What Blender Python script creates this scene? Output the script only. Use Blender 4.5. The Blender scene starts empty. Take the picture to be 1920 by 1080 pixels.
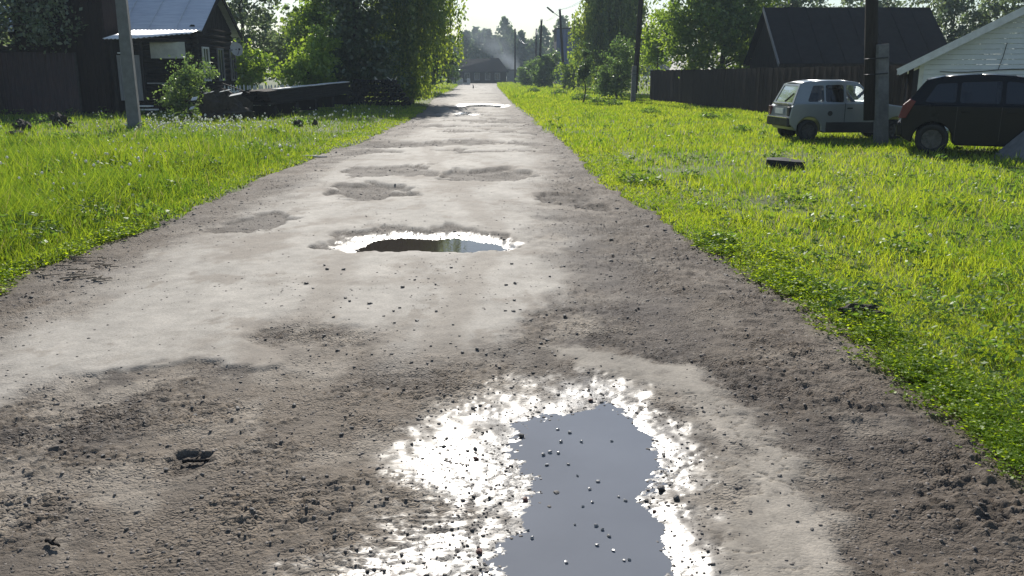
import bpy, bmesh, math, random
import numpy as np
from mathutils import Vector, Matrix

random.seed(7)
RNG = np.random.default_rng(11)
R = math.radians

# ------------------------------------------------------------------ camera, sky, sun, exposure
scene = bpy.context.scene
COL = scene.collection
CAM_H = 1.6
PITCH = R(14.0)
FPX = 1600.0                     # focal length in pixels of a 1920 wide frame
cam_data = bpy.data.cameras.new('camera')
cam_data.sensor_width = 36.0
cam_data.lens = FPX / 1920.0 * 36.0
cam_data.clip_start = 0.05
cam_data.clip_end = 3000.0
cam = bpy.data.objects.new('camera', cam_data)
COL.objects.link(cam)
cam.location = (0, 0, CAM_H)
cam.rotation_euler = (R(90) - PITCH, 0, 0)
scene.camera = cam

SUN_AZ, SUN_EL = R(-6.0), R(33.0)      # azimuth from +Y towards +X
sun_dir = Vector((math.sin(SUN_AZ) * math.cos(SUN_EL), math.cos(SUN_AZ) * math.cos(SUN_EL), math.sin(SUN_EL)))
world = bpy.data.worlds.new('World')
scene.world = world
world.use_nodes = True
wn = world.node_tree
wn.nodes.clear()
wo = wn.nodes.new('ShaderNodeOutputWorld')
wb = wn.nodes.new('ShaderNodeBackground')
ws = wn.nodes.new('ShaderNodeTexSky')
ws.sky_type = 'NISHITA'
ws.sun_disc = False
ws.sun_elevation = SUN_EL
ws.sun_rotation = SUN_AZ
ws.altitude = 100
ws.air_density = 1.0
ws.dust_density = 0.35
ws.ozone_density = 1.0
wb.inputs['Strength'].default_value = 0.082
wn.links.new(ws.outputs[0], wb.inputs[0])
wn.links.new(wb.outputs[0], wo.inputs[0])

sl = bpy.data.lights.new('sun', 'SUN')
sl.energy = 5.0
sl.angle = R(0.53)
sl.color = (1.0, 0.95, 0.87)
so = bpy.data.objects.new('sun', sl)
COL.objects.link(so)
so.location = sun_dir * 60
so.rotation_euler = sun_dir.to_track_quat('Z', 'Y').to_euler()

vs = scene.view_settings
vs.view_transform = 'Standard'
vs.look = 'None'
vs.gamma = 1.0
vs.exposure = 0.42
vs.use_curve_mapping = False
cy = scene.cycles
cy.max_bounces = 8
cy.transparent_max_bounces = 12
cy.volume_bounces = 0
cy.caustics_reflective = False
cy.caustics_refractive = False
cy.sample_clamp_indirect = 6.0
cy.use_denoising = True

# ------------------------------------------------------------------ helpers
CT, ST = math.cos(PITCH), math.sin(PITCH)

def ground_pt(u, v, z=0.0):
    """ground point (at height z) that the photograph shows at pixel u, v"""
    x, y = (u - 960) / FPX, (540 - v) / FPX
    up = -ST + y * CT
    fw = CT + y * ST
    t = (z - CAM_H) / up
    return (x * t, fw * t)

def poly(pts):
    return np.array([ground_pt(u, v) for u, v in pts])

_perm = np.random.default_rng(3).permutation(4096)
def _h(ix, iy):
    return _perm[(_perm[ix & 4095] + iy) & 4095]
_ang = np.random.default_rng(5).random(4096) * 2 * np.pi
_gx, _gy = np.cos(_ang), np.sin(_ang)
_rv = np.random.default_rng(9).random((4096, 3))

def perlin(x, y):
    ix, iy = np.floor(x).astype(np.int64), np.floor(y).astype(np.int64)
    fx, fy = x - ix, y - iy
    u, v = fx * fx * fx * (fx * (fx * 6 - 15) + 10), fy * fy * fy * (fy * (fy * 6 - 15) + 10)
    def g(ox, oy):
        k = _h(ix + ox, iy + oy)
        return _gx[k] * (fx - ox) + _gy[k] * (fy - oy)
    a, b, c, d = g(0, 0), g(1, 0), g(0, 1), g(1, 1)
    return (a + (b - a) * u) * (1 - v) + (c + (d - c) * u) * v

def fbm(x, y, octs=4, gain=0.5):
    s, a, f = 0, 1.0, 1.0
    for k in range(octs):
        s = s + a * perlin(x * f + 17.3 * k, y * f - 9.1 * k)
        a *= gain
        f *= 2.03
    return s

def worley(x, y):
    """F1, F2 and three random values of the nearest cell"""
    ix, iy = np.floor(x).astype(np.int64), np.floor(y).astype(np.int64)
    f1 = np.full(x.shape, 9.0)
    f2 = np.full(x.shape, 9.0)
    kk = np.zeros(x.shape, dtype=np.int64)
    for ox in (-1, 0, 1):
        for oy in (-1, 0, 1):
            k = _h(ix + ox, iy + oy)
            d = np.hypot(ix + ox + _rv[k, 0] - x, iy + oy + _rv[k, 1] - y)
            near = d < f1
            f2 = np.where(near, f1, np.minimum(f2, d))
            kk = np.where(near, k, kk)
            f1 = np.where(near, d, f1)
    return f1, f2, _rv[kk, 2], _rv[(kk * 7 + 3) & 4095, 0]

def sstep(a, b, x):
    t = np.clip((x - a) / (b - a), 0, 1)
    return t * t * (3 - 2 * t)

def poly_sd(px, py, pl):
    """signed distance to a polygon, positive inside"""
    n = len(pl)
    d = np.full(px.shape, 1e9)
    ins = np.zeros(px.shape, dtype=bool)
    for i in range(n):
        ax, ay = pl[i]
        bx, by = pl[(i + 1) % n]
        ex, ey = bx - ax, by - ay
        wx, wy = px - ax, py - ay
        t = np.clip((wx * ex + wy * ey) / (ex * ex + ey * ey + 1e-12), 0, 1)
        d = np.minimum(d, (wx - ex * t) ** 2 + (wy - ey * t) ** 2)
        cond = ((ay > py) != (by > py))
        xx = ax + (py - ay) * ex / (ey if abs(ey) > 1e-9 else 1e-9)
        ins ^= cond & (px < xx)
    d = np.sqrt(d)
    return np.where(ins, d, -d)

def line_d(px, py, pl):
    d = np.full(px.shape, 1e9)
    for i in range(len(pl) - 1):
        ax, ay = pl[i]
        ex, ey = pl[i + 1][0] - ax, pl[i + 1][1] - ay
        wx, wy = px - ax, py - ay
        t = np.clip((wx * ex + wy * ey) / (ex * ex + ey * ey + 1e-12), 0, 1)
        d = np.minimum(d, (wx - ex * t) ** 2 + (wy - ey * t) ** 2)
    return np.sqrt(d)

def tag(o, label=None, cat=None, group=None, kind=None):
    if label: o['label'] = label
    if cat: o['category'] = cat
    if group: o['group'] = group
    if kind: o['kind'] = kind
    return o

def link(name, me, mat=None, parent=None, smooth=False):
    o = bpy.data.objects.new(name, me)
    COL.objects.link(o)
    if mat is not None and len(me.materials) == 0:
        me.materials.append(mat)
    if parent is not None:
        o.parent = parent
    if smooth:
        me.polygons.foreach_set('use_smooth', np.ones(len(me.polygons), dtype=bool))
    return o

def arr_mesh(name, verts, faces):
    """numpy verts (n,3), faces (m,k)"""
    verts = np.ascontiguousarray(verts, dtype=np.float32)
    faces = np.ascontiguousarray(faces, dtype=np.int32)
    me = bpy.data.meshes.new(name)
    m, k = faces.shape
    me.vertices.add(len(verts))
    me.vertices.foreach_set('co', verts.ravel())
    me.loops.add(m * k)
    me.loops.foreach_set('vertex_index', faces.ravel())
    me.polygons.add(m)
    me.polygons.foreach_set('loop_start', np.arange(0, m * k, k, dtype=np.int32))
    me.update(calc_edges=True)
    return me

def empty(name, loc, rz=0.0):
    o = bpy.data.objects.new(name, None)
    COL.objects.link(o)
    o.location = loc
    o.rotation_euler = (0, 0, rz)
    o.empty_display_size = 0.2
    return o

class MB:
    """collects simple shapes into one mesh"""
    def __init__(self):
        self.v, self.f = [], []
    def add(self, vs_, fs_):
        b = len(self.v)
        self.v += [tuple(p) for p in vs_]
        self.f += [tuple(i + b for i in f) for f in fs_]
        return self
    def box(self, c, s, rot=None):
        hx, hy, hz = s[0] / 2, s[1] / 2, s[2] / 2
        ps = [Vector((x, y, z)) for z in (-hz, hz) for y in (-hy, hy) for x in (-hx, hx)]
        if rot is not None:
            ps = [rot @ p for p in ps]
        ps = [p + Vector(c) for p in ps]
        return self.add(ps, [(0, 2, 3, 1), (4, 5, 7, 6), (0, 1, 5, 4), (2, 6, 7, 3), (0, 4, 6, 2), (1, 3, 7, 5)])
    def bar(self, a, b, w, h, up=(0, 0, 1)):
        a, b = Vector(a), Vector(b)
        d = (b - a)
        L = d.length
        d.normalize()
        s = d.cross(Vector(up))
        if s.length < 1e-4: s = d.cross(Vector((0, 1, 0)))
        s.normalize()
        u = s.cross(d)
        ps = [p + s * sx * w / 2 + u * sz * h / 2 for p in (a, b) for sx, sz in ((-1, -1), (1, -1), (1, 1), (-1, 1))]
        return self.add(ps, [(3, 2, 1, 0), (4, 5, 6, 7), (0, 1, 5, 4), (1, 2, 6, 5), (2, 3, 7, 6), (3, 0, 4, 7)])
    def tube(self, pts, rads, n=8, cap=True):
        pts = [Vector(p) for p in pts]
        if not hasattr(rads, '__len__'): rads = [rads] * len(pts)
        vs_, fs_ = [], []
        ref = Vector((0.31, 0.77, 0.1))
        for i, p in enumerate(pts):
            d = (pts[min(i + 1, len(pts) - 1)] - pts[max(i - 1, 0)]).normalized()
            s = d.cross(ref)
            if s.length < 1e-3: s = d.cross(Vector((1, 0, 0)))
            s.normalize()
            u = s.cross(d)
            for k in range(n):
                a = 2 * math.pi * k / n
                vs_.append(p + (s * math.cos(a) + u * math.sin(a)) * rads[i])
        for i in range(len(pts) - 1):
            for k in range(n):
                k2 = (k + 1) % n
                fs_.append((i * n + k, i * n + k2, (i + 1) * n + k2, (i + 1) * n + k))
        if cap:
            fs_.append(tuple(range(n - 1, -1, -1)))
            fs_.append(tuple((len(pts) - 1) * n + k for k in range(n)))
        return self.add(vs_, fs_)
    def prism(self, outline, a, b):
        """outline points (p, q) given by functions a, b -> 3D for both ends"""
        n = len(outline)
        vs_ = [a(*p) for p in outline] + [b(*p) for p in outline]
        fs_ = [tuple(range(n - 1, -1, -1)), tuple(range(n, 2 * n))]
        for i in range(n):
            j = (i + 1) % n
            fs_.append((i, j, n + j, n + i))
        return self.add(vs_, fs_)
    def mesh(self, name):
        me = bpy.data.meshes.new(name)
        me.from_pydata(self.v, [], self.f)
        me.update()
        return me
    def build(self, name, mat, parent=None, smooth=False, bevel=0.0):
        me = self.mesh(name)
        o = link(name, me, mat, parent, smooth)
        if bevel:
            m = o.modifiers.new('bevel', 'BEVEL')
            m.width = bevel
            m.segments = 2
            m.limit_method = 'ANGLE'
        return o

# ------------------------------------------------------------------ materials
def nodes_of(m):
    m.use_nodes = True
    nt = m.node_tree
    nt.nodes.clear()
    return nt

def mk(name, c1, c2=None, rough=0.8, scale=6.0, metal=0.0, bump=0.0, bscale=None, stretch=(1, 1, 1), spec=0.4, detail=5.0, coat=0.0):
    """noise-mottled principled surface"""
    m = bpy.data.materials.new(name)
    nt = nodes_of(m)
    N, L = nt.nodes.new, nt.links.new
    out = N('ShaderNodeOutputMaterial')
    p = N('ShaderNodeBsdfPrincipled')
    L(p.outputs[0], out.inputs[0])
    p.inputs['Metallic'].default_value = metal
    p.inputs['Specular IOR Level'].default_value = spec
    if coat: p.inputs['Coat Weight'].default_value = coat
    tc = N('ShaderNodeTexCoord')
    mp = N('ShaderNodeMapping')
    mp.inputs['Scale'].default_value = stretch
    oi = N('ShaderNodeObjectInfo')
    off = N('ShaderNodeVectorMath')
    off.operation = 'ADD'
    L(tc.outputs['Object'], off.inputs[0])
    L(oi.outputs['Location'], off.inputs[1])
    L(off.outputs[0], mp.inputs[0])
    nz = N('ShaderNodeTexNoise')
    nz.inputs['Scale'].default_value = scale
    nz.inputs['Detail'].default_value = detail
    nz.inputs['Roughness'].default_value = 0.65
    L(mp.outputs[0], nz.inputs['Vector'])
    rp = N('ShaderNodeMapRange')
    rp.inputs[1].default_value = 0.3
    rp.inputs[2].default_value = 0.7
    L(nz.outputs['Fac'], rp.inputs[0])
    mx = N('ShaderNodeMix')
    mx.data_type = 'RGBA'
    c2 = c2 or tuple(v * 0.6 for v in c1)
    mx.inputs[6].default_value = (*c1, 1)
    mx.inputs[7].default_value = (*c2, 1)
    L(rp.outputs[0], mx.inputs[0])
    L(mx.outputs[2], p.inputs['Base Color'])
    rr = N('ShaderNodeMapRange')
    rr.inputs[3].default_value = max(0.03, rough - 0.12)
    rr.inputs[4].default_value = min(1, rough + 0.1)
    L(nz.outputs['Fac'], rr.inputs[0])
    L(rr.outputs[0], p.inputs['Roughness'])
    if bump:
        n2 = N('ShaderNodeTexNoise')
        n2.inputs['Scale'].default_value = bscale or scale * 4
        n2.inputs['Detail'].default_value = 4
        L(mp.outputs[0], n2.inputs['Vector'])
        b = N('ShaderNodeBump')
        b.inputs['Strength'].default_value = bump
        b.inputs['Distance'].default_value = 0.02
        L(n2.outputs['Fac'], b.inputs['Height'])
        L(b.outputs[0], p.inputs['Normal'])
    return m

def leaf_mat(name, d1, d2, t1, t2, gloss=0.06, nscale=0.7, dry=0.0):
    """thin leaf: diffuse + light through the blade + a little shine"""
    m = bpy.data.materials.new(name)
    nt = nodes_of(m)
    N, L = nt.nodes.new, nt.links.new
    out = N('ShaderNodeOutputMaterial')
    ge = N('ShaderNodeNewGeometry')
    nz = N('ShaderNodeTexNoise')
    nz.inputs['Scale'].default_value = nscale
    nz.inputs['Detail'].default_value = 3
    L(ge.outputs['Position'], nz.inputs['Vector'])
    ad = N('ShaderNodeMath')
    ad.operation = 'ADD'
    mu = N('ShaderNodeMath')
    mu.operation = 'MULTIPLY_ADD'
    mu.inputs[1].default_value = 0.55
    mu.inputs[2].default_value = -0.27
    L(ge.outputs['Random Per Island'], mu.inputs[0])
    L(nz.outputs['Fac'], ad.inputs[0])
    L(mu.outputs[0], ad.inputs[1])
    rp = N('ShaderNodeMapRange')
    rp.inputs[1].default_value = 0.25
    rp.inputs[2].default_value = 0.75
    L(ad.outputs[0], rp.inputs[0])
    def mixc(a, b):
        mx = N('ShaderNodeMix')
        mx.data_type = 'RGBA'
        mx.inputs[6].default_value = (*a, 1)
        mx.inputs[7].default_value = (*b, 1)
        L(rp.outputs[0], mx.inputs[0])
        if not dry:
            return mx.outputs[2]
        gt = N('ShaderNodeMath')               # a few withered blades
        gt.operation = 'GREATER_THAN'
        gt.inputs[1].default_value = 1 - dry
        L(ge.outputs['Random Per Island'], gt.inputs[0])
        m3 = N('ShaderNodeMix')
        m3.data_type = 'RGBA'
        L(gt.outputs[0], m3.inputs[0])
        L(mx.outputs[2], m3.inputs[6])
        m3.inputs[7].default_value = (0.30, 0.25, 0.12, 1) if b[1] < 0.2 else (0.22, 0.19, 0.08, 1)
        return m3.outputs[2]
    df = N('ShaderNodeBsdfDiffuse')
    L(mixc(d1, d2), df.inputs[0])
    tr = N('ShaderNodeBsdfTranslucent')
    L(mixc(t1, t2), tr.inputs[0])
    a1 = N('ShaderNodeAddShader')
    L(df.outputs[0], a1.inputs[0])
    L(tr.outputs[0], a1.inputs[1])
    gl = N('ShaderNodeBsdfGlossy')
    gl.inputs['Roughness'].default_value = 0.42
    gl.inputs['Color'].default_value = (0.9, 0.95, 0.85, 1)
    ms = N('ShaderNodeMixShader')
    ms.inputs[0].default_value = gloss
    L(a1.outputs[0], ms.inputs[1])
    L(gl.outputs[0], ms.inputs[2])
    L(ms.outputs[0], out.inputs[0])
    return m

def glass_mat(name, tint=(0.45, 0.5, 0.52)):
    m = bpy.data.materials.new(name)
    nt = nodes_of(m)
    N, L = nt.nodes.new, nt.links.new
    out = N('ShaderNodeOutputMaterial')
    t = N('ShaderNodeBsdfTransparent')
    t.inputs[0].default_value = (*tint, 1)
    g = N('ShaderNodeBsdfGlossy')
    g.inputs['Roughness'].default_value = 0.06
    fr = N('ShaderNodeFresnel')
    fr.inputs['IOR'].default_value = 1.7
    ms = N('ShaderNodeMixShader')
    L(fr.outputs[0], ms.inputs[0])
    L(t.outputs[0], ms.inputs[1])
    L(g.outputs[0], ms.inputs[2])
    L(ms.outputs[0], out.inputs[0])
    return m

M = {}
M['bark'] = mk('bark', (0.09, 0.075, 0.06), (0.035, 0.03, 0.025), 0.95, 8, stretch=(1, 1, 0.2), bump=0.6)
M['birch_bark'] = mk('birch_bark', (0.42, 0.41, 0.38), (0.05, 0.05, 0.05), 0.8, 3, stretch=(1, 1, 3), bump=0.4)
M['old_wood'] = mk('old_wood', (0.030, 0.026, 0.024), (0.015, 0.013, 0.013), 0.85, 5, stretch=(4, 4, 0.4), bump=0.5, spec=0.12)
M['brown_boards'] = mk('brown_boards', (0.030, 0.019, 0.016), (0.016, 0.011, 0.011), 0.8, 4, stretch=(4, 4, 0.4), bump=0.4, spec=0.12)
M['maroon_metal'] = mk('maroon_metal', (0.035, 0.015, 0.02), (0.022, 0.013, 0.019), 0.6, 2, bump=0.1)
M['pole_wood'] = mk('pole_wood', (0.055, 0.047, 0.042), (0.03, 0.025, 0.023), 0.85, 6, stretch=(5, 5, 0.3), bump=0.6, spec=0.12)
M['concrete'] = mk('concrete', (0.19, 0.195, 0.205), (0.13, 0.133, 0.14), 0.85, 5, bump=0.4, bscale=40)
M['concrete_dark'] = mk('concrete_dark', (0.20, 0.20, 0.20), (0.12, 0.12, 0.125), 0.9, 7, bump=0.5, bscale=40)
M['galv'] = mk('galvanised_roof', (0.72, 0.75, 0.78), (0.52, 0.55, 0.60), 0.45, 3, metal=0.3, bump=0.15, stretch=(0.4, 3, 3))
M['galv_bright'] = mk('bright_corrugated', (0.86, 0.87, 0.88), (0.80, 0.80, 0.82), 0.35, 5, spec=0.8)
M['plaster'] = mk('grey_plaster', (0.55, 0.55, 0.50), (0.36, 0.36, 0.33), 0.9, 3, bump=0.2)
M['grey_boards'] = mk('grey_boards', (0.26, 0.26, 0.26), (0.15, 0.15, 0.155), 0.85, 5, stretch=(4, 4, 0.4), bump=0.4)
M['dark_void'] = mk('dark_interior', (0.02, 0.02, 0.02), (0.012, 0.012, 0.013), 0.9)
M['white_paint'] = mk('white_paint', (0.78, 0.78, 0.76), (0.6, 0.6, 0.58), 0.6, 6)
M['siding'] = mk('white_siding', (0.74, 0.77, 0.78), (0.64, 0.67, 0.69), 0.5, 2)
M['dark_roof'] = mk('dark_roofing', (0.02, 0.02, 0.023), (0.013, 0.013, 0.015), 0.9, 3, bump=0.3, spec=0.12)
M['blue_wall'] = mk('blue_sheet_wall', (0.06, 0.095, 0.22), (0.04, 0.07, 0.17), 0.6, 2)
M['pale_block'] = mk('pale_blocks', (0.55, 0.55, 0.55), (0.36, 0.36, 0.38), 0.85, 6)
M['silver'] = mk('silver_paint', (0.30, 0.32, 0.325), (0.26, 0.28, 0.285), 0.36, 2, metal=0.5, coat=0.4)
M['navy'] = mk('dark_blue_paint', (0.006, 0.007, 0.010), (0.004, 0.005, 0.007), 0.25, 2, metal=0.0, spec=0.2)
M['plastic'] = mk('black_plastic', (0.025, 0.025, 0.027), (0.015, 0.015, 0.016), 0.55, 8)
M['rubber'] = mk('rubber', (0.022, 0.022, 0.023), (0.012, 0.012, 0.012), 0.8, 12, bump=0.2)
M['rim'] = mk('wheel_metal', (0.12, 0.12, 0.125), (0.05, 0.05, 0.05), 0.5, 10, metal=0.7)
M['chrome'] = mk('bright_metal', (0.75, 0.76, 0.78), (0.6, 0.6, 0.62), 0.2, 8, metal=1.0)
M['red_lens'] = mk('red_lens', (0.13, 0.002, 0.014), (0.09, 0.002, 0.010), 0.25, 8, coat=0.4)
M['glass'] = glass_mat('car_glass', (0.72, 0.76, 0.77))
M['glass_dark'] = glass_mat('tinted_glass', (0.10, 0.11, 0.13))
M['cloth'] = mk('seat_cloth', (0.05, 0.05, 0.055), (0.03, 0.03, 0.03), 0.95, 9)
M['soil'] = mk('dark_soil', (0.06, 0.048, 0.036), (0.03, 0.025, 0.02), 0.95, 9, bump=0.8)
M['stone'] = mk('stone', (0.16, 0.14, 0.125), (0.07, 0.065, 0.06), 0.6, 14, bump=0.3)
M['wet_stone'] = mk('wet_stone', (0.30, 0.28, 0.25), (0.18, 0.16, 0.14), 0.32, 20, spec=0.8, coat=1.0)
M['gravel'] = mk('gravel_stone', (0.20, 0.17, 0.145), (0.09, 0.078, 0.068), 0.75, 30)
M['stone_red'] = mk('reddish_stone', (0.20, 0.075, 0.05), (0.12, 0.05, 0.035), 0.5, 14, bump=0.3)
M['twig'] = mk('dry_twig', (0.33, 0.27, 0.2), (0.18, 0.14, 0.1), 0.85, 12)
M['white_twig'] = mk('peeled_stick', (0.7, 0.66, 0.58), (0.5, 0.46, 0.4), 0.7, 12)
M['dish'] = mk('dish_grey', (0.5, 0.5, 0.5), (0.4, 0.4, 0.4), 0.5, 8)
M['wire'] = mk('aluminium_wire', (0.7, 0.7, 0.7), (0.55, 0.55, 0.55), 0.3, 8, metal=0.9)
M['fluff'] = leaf_mat('dandelion_fluff', (0.6, 0.6, 0.55), (0.5, 0.5, 0.44), (0.3, 0.3, 0.26), (0.25, 0.25, 0.2))

M['grass_right'] = leaf_mat('grass_sunny', (0.06, 0.09, 0.012), (0.10, 0.125, 0.018), (0.125, 0.215, 0.008), (0.30, 0.345, 0.018), 0.03, 0.45, 0.025)
M['grass_left'] = leaf_mat('grass_tall', (0.05, 0.075, 0.013), (0.085, 0.11, 0.016), (0.06, 0.125, 0.008), (0.235, 0.295, 0.014), 0.03, 0.45, 0.025)
M['clover'] = leaf_mat('clover_leaf', (0.06, 0.10, 0.012), (0.085, 0.12, 0.015), (0.19, 0.28, 0.008), (0.31, 0.38, 0.010), 0.015, 2.0)
M['weed'] = leaf_mat('broad_weed', (0.05, 0.085, 0.025), (0.07, 0.10, 0.03), (0.08, 0.15, 0.015), (0.14, 0.21, 0.02), 0.025, 2.0)
M['leaf_dark'] = leaf_mat('leaf_dark', (0.030, 0.045, 0.022), (0.045, 0.06, 0.028), (0.035, 0.065, 0.014), (0.06, 0.10, 0.02), 0.07)
M['leaf_mid'] = leaf_mat('leaf_mid', (0.045, 0.07, 0.022), (0.065, 0.09, 0.028), (0.11, 0.18, 0.016), (0.21, 0.285, 0.022), 0.05)
M['leaf_lime'] = leaf_mat('leaf_lime', (0.06, 0.095, 0.02), (0.085, 0.12, 0.028), (0.16, 0.25, 0.016), (0.27, 0.36, 0.03), 0.05)
M['leaf_birch'] = leaf_mat('leaf_birch', (0.04, 0.062, 0.02), (0.07, 0.09, 0.028), (0.09, 0.15, 0.016), (0.26, 0.31, 0.03), 0.05)
M['leaf_grey'] = leaf_mat('leaf_grey', (0.045, 0.06, 0.038), (0.07, 0.085, 0.055), (0.07, 0.105, 0.04), (0.12, 0.155, 0.06), 0.09)
M['leaf_far'] = leaf_mat('leaf_far', (0.035, 0.055, 0.03), (0.05, 0.07, 0.035), (0.05, 0.08, 0.03), (0.07, 0.10, 0.03), 0.05, 0.15)
M['bush_leaf'] = leaf_mat('bush_leaf', (0.045, 0.07, 0.03), (0.07, 0.09, 0.04), (0.07, 0.125, 0.025), (0.13, 0.19, 0.035), 0.06)

def vcol_mat(name, water=False):
    """road earth: colour and wetness of each spot come from mesh attributes, fine grain from noise"""
    m = bpy.data.materials.new(name)
    nt = nodes_of(m)
    N, L = nt.nodes.new, nt.links.new
    out = N('ShaderNodeOutputMaterial')
    p = N('ShaderNodeBsdfPrincipled')
    L(p.outputs[0], out.inputs[0])
    ac = N('ShaderNodeAttribute')
    ac.attribute_name = 'earth'
    aw = N('ShaderNodeAttribute')
    aw.attribute_name = 'wet'
    ar = N('ShaderNodeAttribute')
    ar.attribute_name = 'grit'
    ge = N('ShaderNodeNewGeometry')
    n1 = N('ShaderNodeTexNoise')
    n1.inputs['Scale'].default_value = 55
    n1.inputs['Detail'].default_value = 6
    n1.inputs['Roughness'].default_value = 0.7
    L(ge.outputs['Position'], n1.inputs['Vector'])
    n3 = N('ShaderNodeTexNoise')
    n3.inputs['Scale'].default_value = 9
    n3.inputs['Detail'].default_value = 6
    L(ge.outputs['Position'], n3.inputs['Vector'])
    md = N('ShaderNodeMapRange')
    md.inputs[1].default_value = 0.25
    md.inputs[2].default_value = 0.75
    md.inputs[3].default_value = 0.72
    md.inputs[4].default_value = 1.25
    L(n1.outputs['Fac'], md.inputs[0])
    md2 = N('ShaderNodeMapRange')
    md2.inputs[1].default_value = 0.3
    md2.inputs[2].default_value = 0.7
    md2.inputs[3].default_value = 0.85
    md2.inputs[4].default_value = 1.12
    L(n3.outputs['Fac'], md2.inputs[0])
    mm = N('ShaderNodeMath')
    mm.operation = 'MULTIPLY'
    L(md.outputs[0], mm.inputs[0])
    L(md2.outputs[0], mm.inputs[1])
    wd = N('ShaderNodeMapRange')           # wet earth is darker
    wd.inputs[3].default_value = 1.0
    wd.inputs[4].default_value = 0.45
    L(aw.outputs['Fac'], wd.inputs[0])
    m2 = N('ShaderNodeMath')
    m2.operation = 'MULTIPLY'
    L(mm.outputs[0], m2.inputs[0])
    L(wd.outputs[0], m2.inputs[1])
    vm = N('ShaderNodeVectorMath')
    vm.operation = 'SCALE'
    L(ac.outputs['Color'], vm.inputs[0])
    L(m2.outputs[0], vm.inputs['Scale'])
    L(vm.outputs[0], p.inputs['Base Color'])
    wr = N('ShaderNodeMapRange')
    wr.inputs[3].default_value = 0.82
    wr.inputs[4].default_value = 0.42
    L(aw.outputs['Fac'], wr.inputs[0])
    L(wr.outputs[0], p.inputs['Roughness'])
    sp = N('ShaderNodeMapRange')
    sp.inputs[3].default_value = 0.22
    sp.inputs[4].default_value = 0.5
    L(aw.outputs['Fac'], sp.inputs[0])
    L(sp.outputs[0], p.inputs['Specular IOR Level'])
    L(aw.outputs['Fac'], p.inputs['Coat Weight'])
    p.inputs['Coat Roughness'].default_value = 0.36
    p.inputs['Coat IOR'].default_value = 1.4
    wp = N('ShaderNodeVectorMath')
    wp.operation = 'MULTIPLY_ADD'
    nw = N('ShaderNodeTexNoise')
    nw.inputs['Scale'].default_value = 40
    L(ge.outputs['Position'], nw.inputs['Vector'])
    L(nw.outputs['Color'], wp.inputs[0])
    wp.inputs[1].default_value = (0.02, 0.02, 0.0)
    L(ge.outputs['Position'], wp.inputs[2])
    mp = N('ShaderNodeMapping')
    mp.inputs['Scale'].default_value = (0.75, 1.15, 1.0)
    L(wp.outputs[0], mp.inputs[0])
    vo = N('ShaderNodeTexVoronoi')
    vo.feature = 'DISTANCE_TO_EDGE'
    vo.inputs['Scale'].default_value = 46
    L(mp.outputs[0], vo.inputs['Vector'])
    vr = N('ShaderNodeMapRange')
    vr.inputs[2].default_value = 0.22
    L(vo.outputs['Distance'], vr.inputs[0])
    ng = N('ShaderNodeTexNoise')           # crumbly in patches only
    ng.inputs['Scale'].default_value = 2.2
    ng.inputs['Detail'].default_value = 5
    L(ge.outputs['Position'], ng.inputs['Vector'])
    gm = N('ShaderNodeMapRange')
    gm.inputs[1].default_value = 0.42
    gm.inputs[2].default_value = 0.62
    gm.inputs[3].default_value = 0.15
    L(ng.outputs['Fac'], gm.inputs[0])
    g2 = N('ShaderNodeMath')
    g2.operation = 'MULTIPLY'
    L(vr.outputs[0], g2.inputs[0])
    L(gm.outputs[0], g2.inputs[1])
    ah = N('ShaderNodeMath')
    ah.operation = 'MULTIPLY_ADD'
    ah.inputs[1].default_value = 0.8
    L(g2.outputs[0], ah.inputs[0])
    L(n1.outputs['Fac'], ah.inputs[2])
    b1 = N('ShaderNodeBump')
    b1.inputs['Distance'].default_value = 0.012
    L(ar.outputs['Fac'], b1.inputs['Strength'])
    L(ah.outputs[0], b1.inputs['Height'])
    L(b1.outputs[0], p.inputs['Normal'])
    return m

M['road'] = vcol_mat('road_earth')

def water_mat(name, colr):
    m = bpy.data.materials.new(name)
    nt = nodes_of(m)
    N, L = nt.nodes.new, nt.links.new
    out = N('ShaderNodeOutputMaterial')
    p = N('ShaderNodeBsdfPrincipled')
    L(p.outputs[0], out.inputs[0])
    p.inputs['Base Color'].default_value = (*colr, 1)
    ge = N('ShaderNodeNewGeometry')
    nz = N('ShaderNodeTexNoise')
    nz.inputs['Scale'].default_value = 1.6
    nz.inputs['Detail'].default_value = 4
    L(ge.outputs['Position'], nz.inputs['Vector'])
    mx = N('ShaderNodeMix')
    mx.data_type = 'RGBA'
    mx.inputs[6].default_value = (*[c * 0.78 for c in colr], 1)
    mx.inputs[7].default_value = (*[c * 1.2 for c in colr], 1)
    L(nz.outputs['Fac'], mx.inputs[0])
    L(mx.outputs[2], p.inputs['Base Color'])
    n2 = N('ShaderNodeTexNoise')
    n2.inputs['Scale'].default_value = 14
    L(ge.outputs['Position'], n2.inputs['Vector'])
    bp = N('ShaderNodeBump')
    bp.inputs['Strength'].default_value = 0.05
    bp.inputs['Distance'].default_value = 0.01
    L(n2.outputs['Fac'], bp.inputs['Height'])
    L(bp.outputs[0], p.inputs['Normal'])
    p.inputs['Roughness'].default_value = 0.03
    p.inputs['IOR'].default_value = 1.33
    p.inputs['Specular IOR Level'].default_value = 0.5
    return m
M['water'] = water_mat('muddy_water', (0.175, 0.185, 0.205))
M['brown_water'] = water_mat('brown_water', (0.045, 0.036, 0.03))

def soil_mat():
    m = mk('verge_turf', (0.10, 0.13, 0.018), (0.055, 0.07, 0.014), 0.95, 1.7, bump=0.6, bscale=20)
    return m
M['ground'] = soil_mat()

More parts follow.
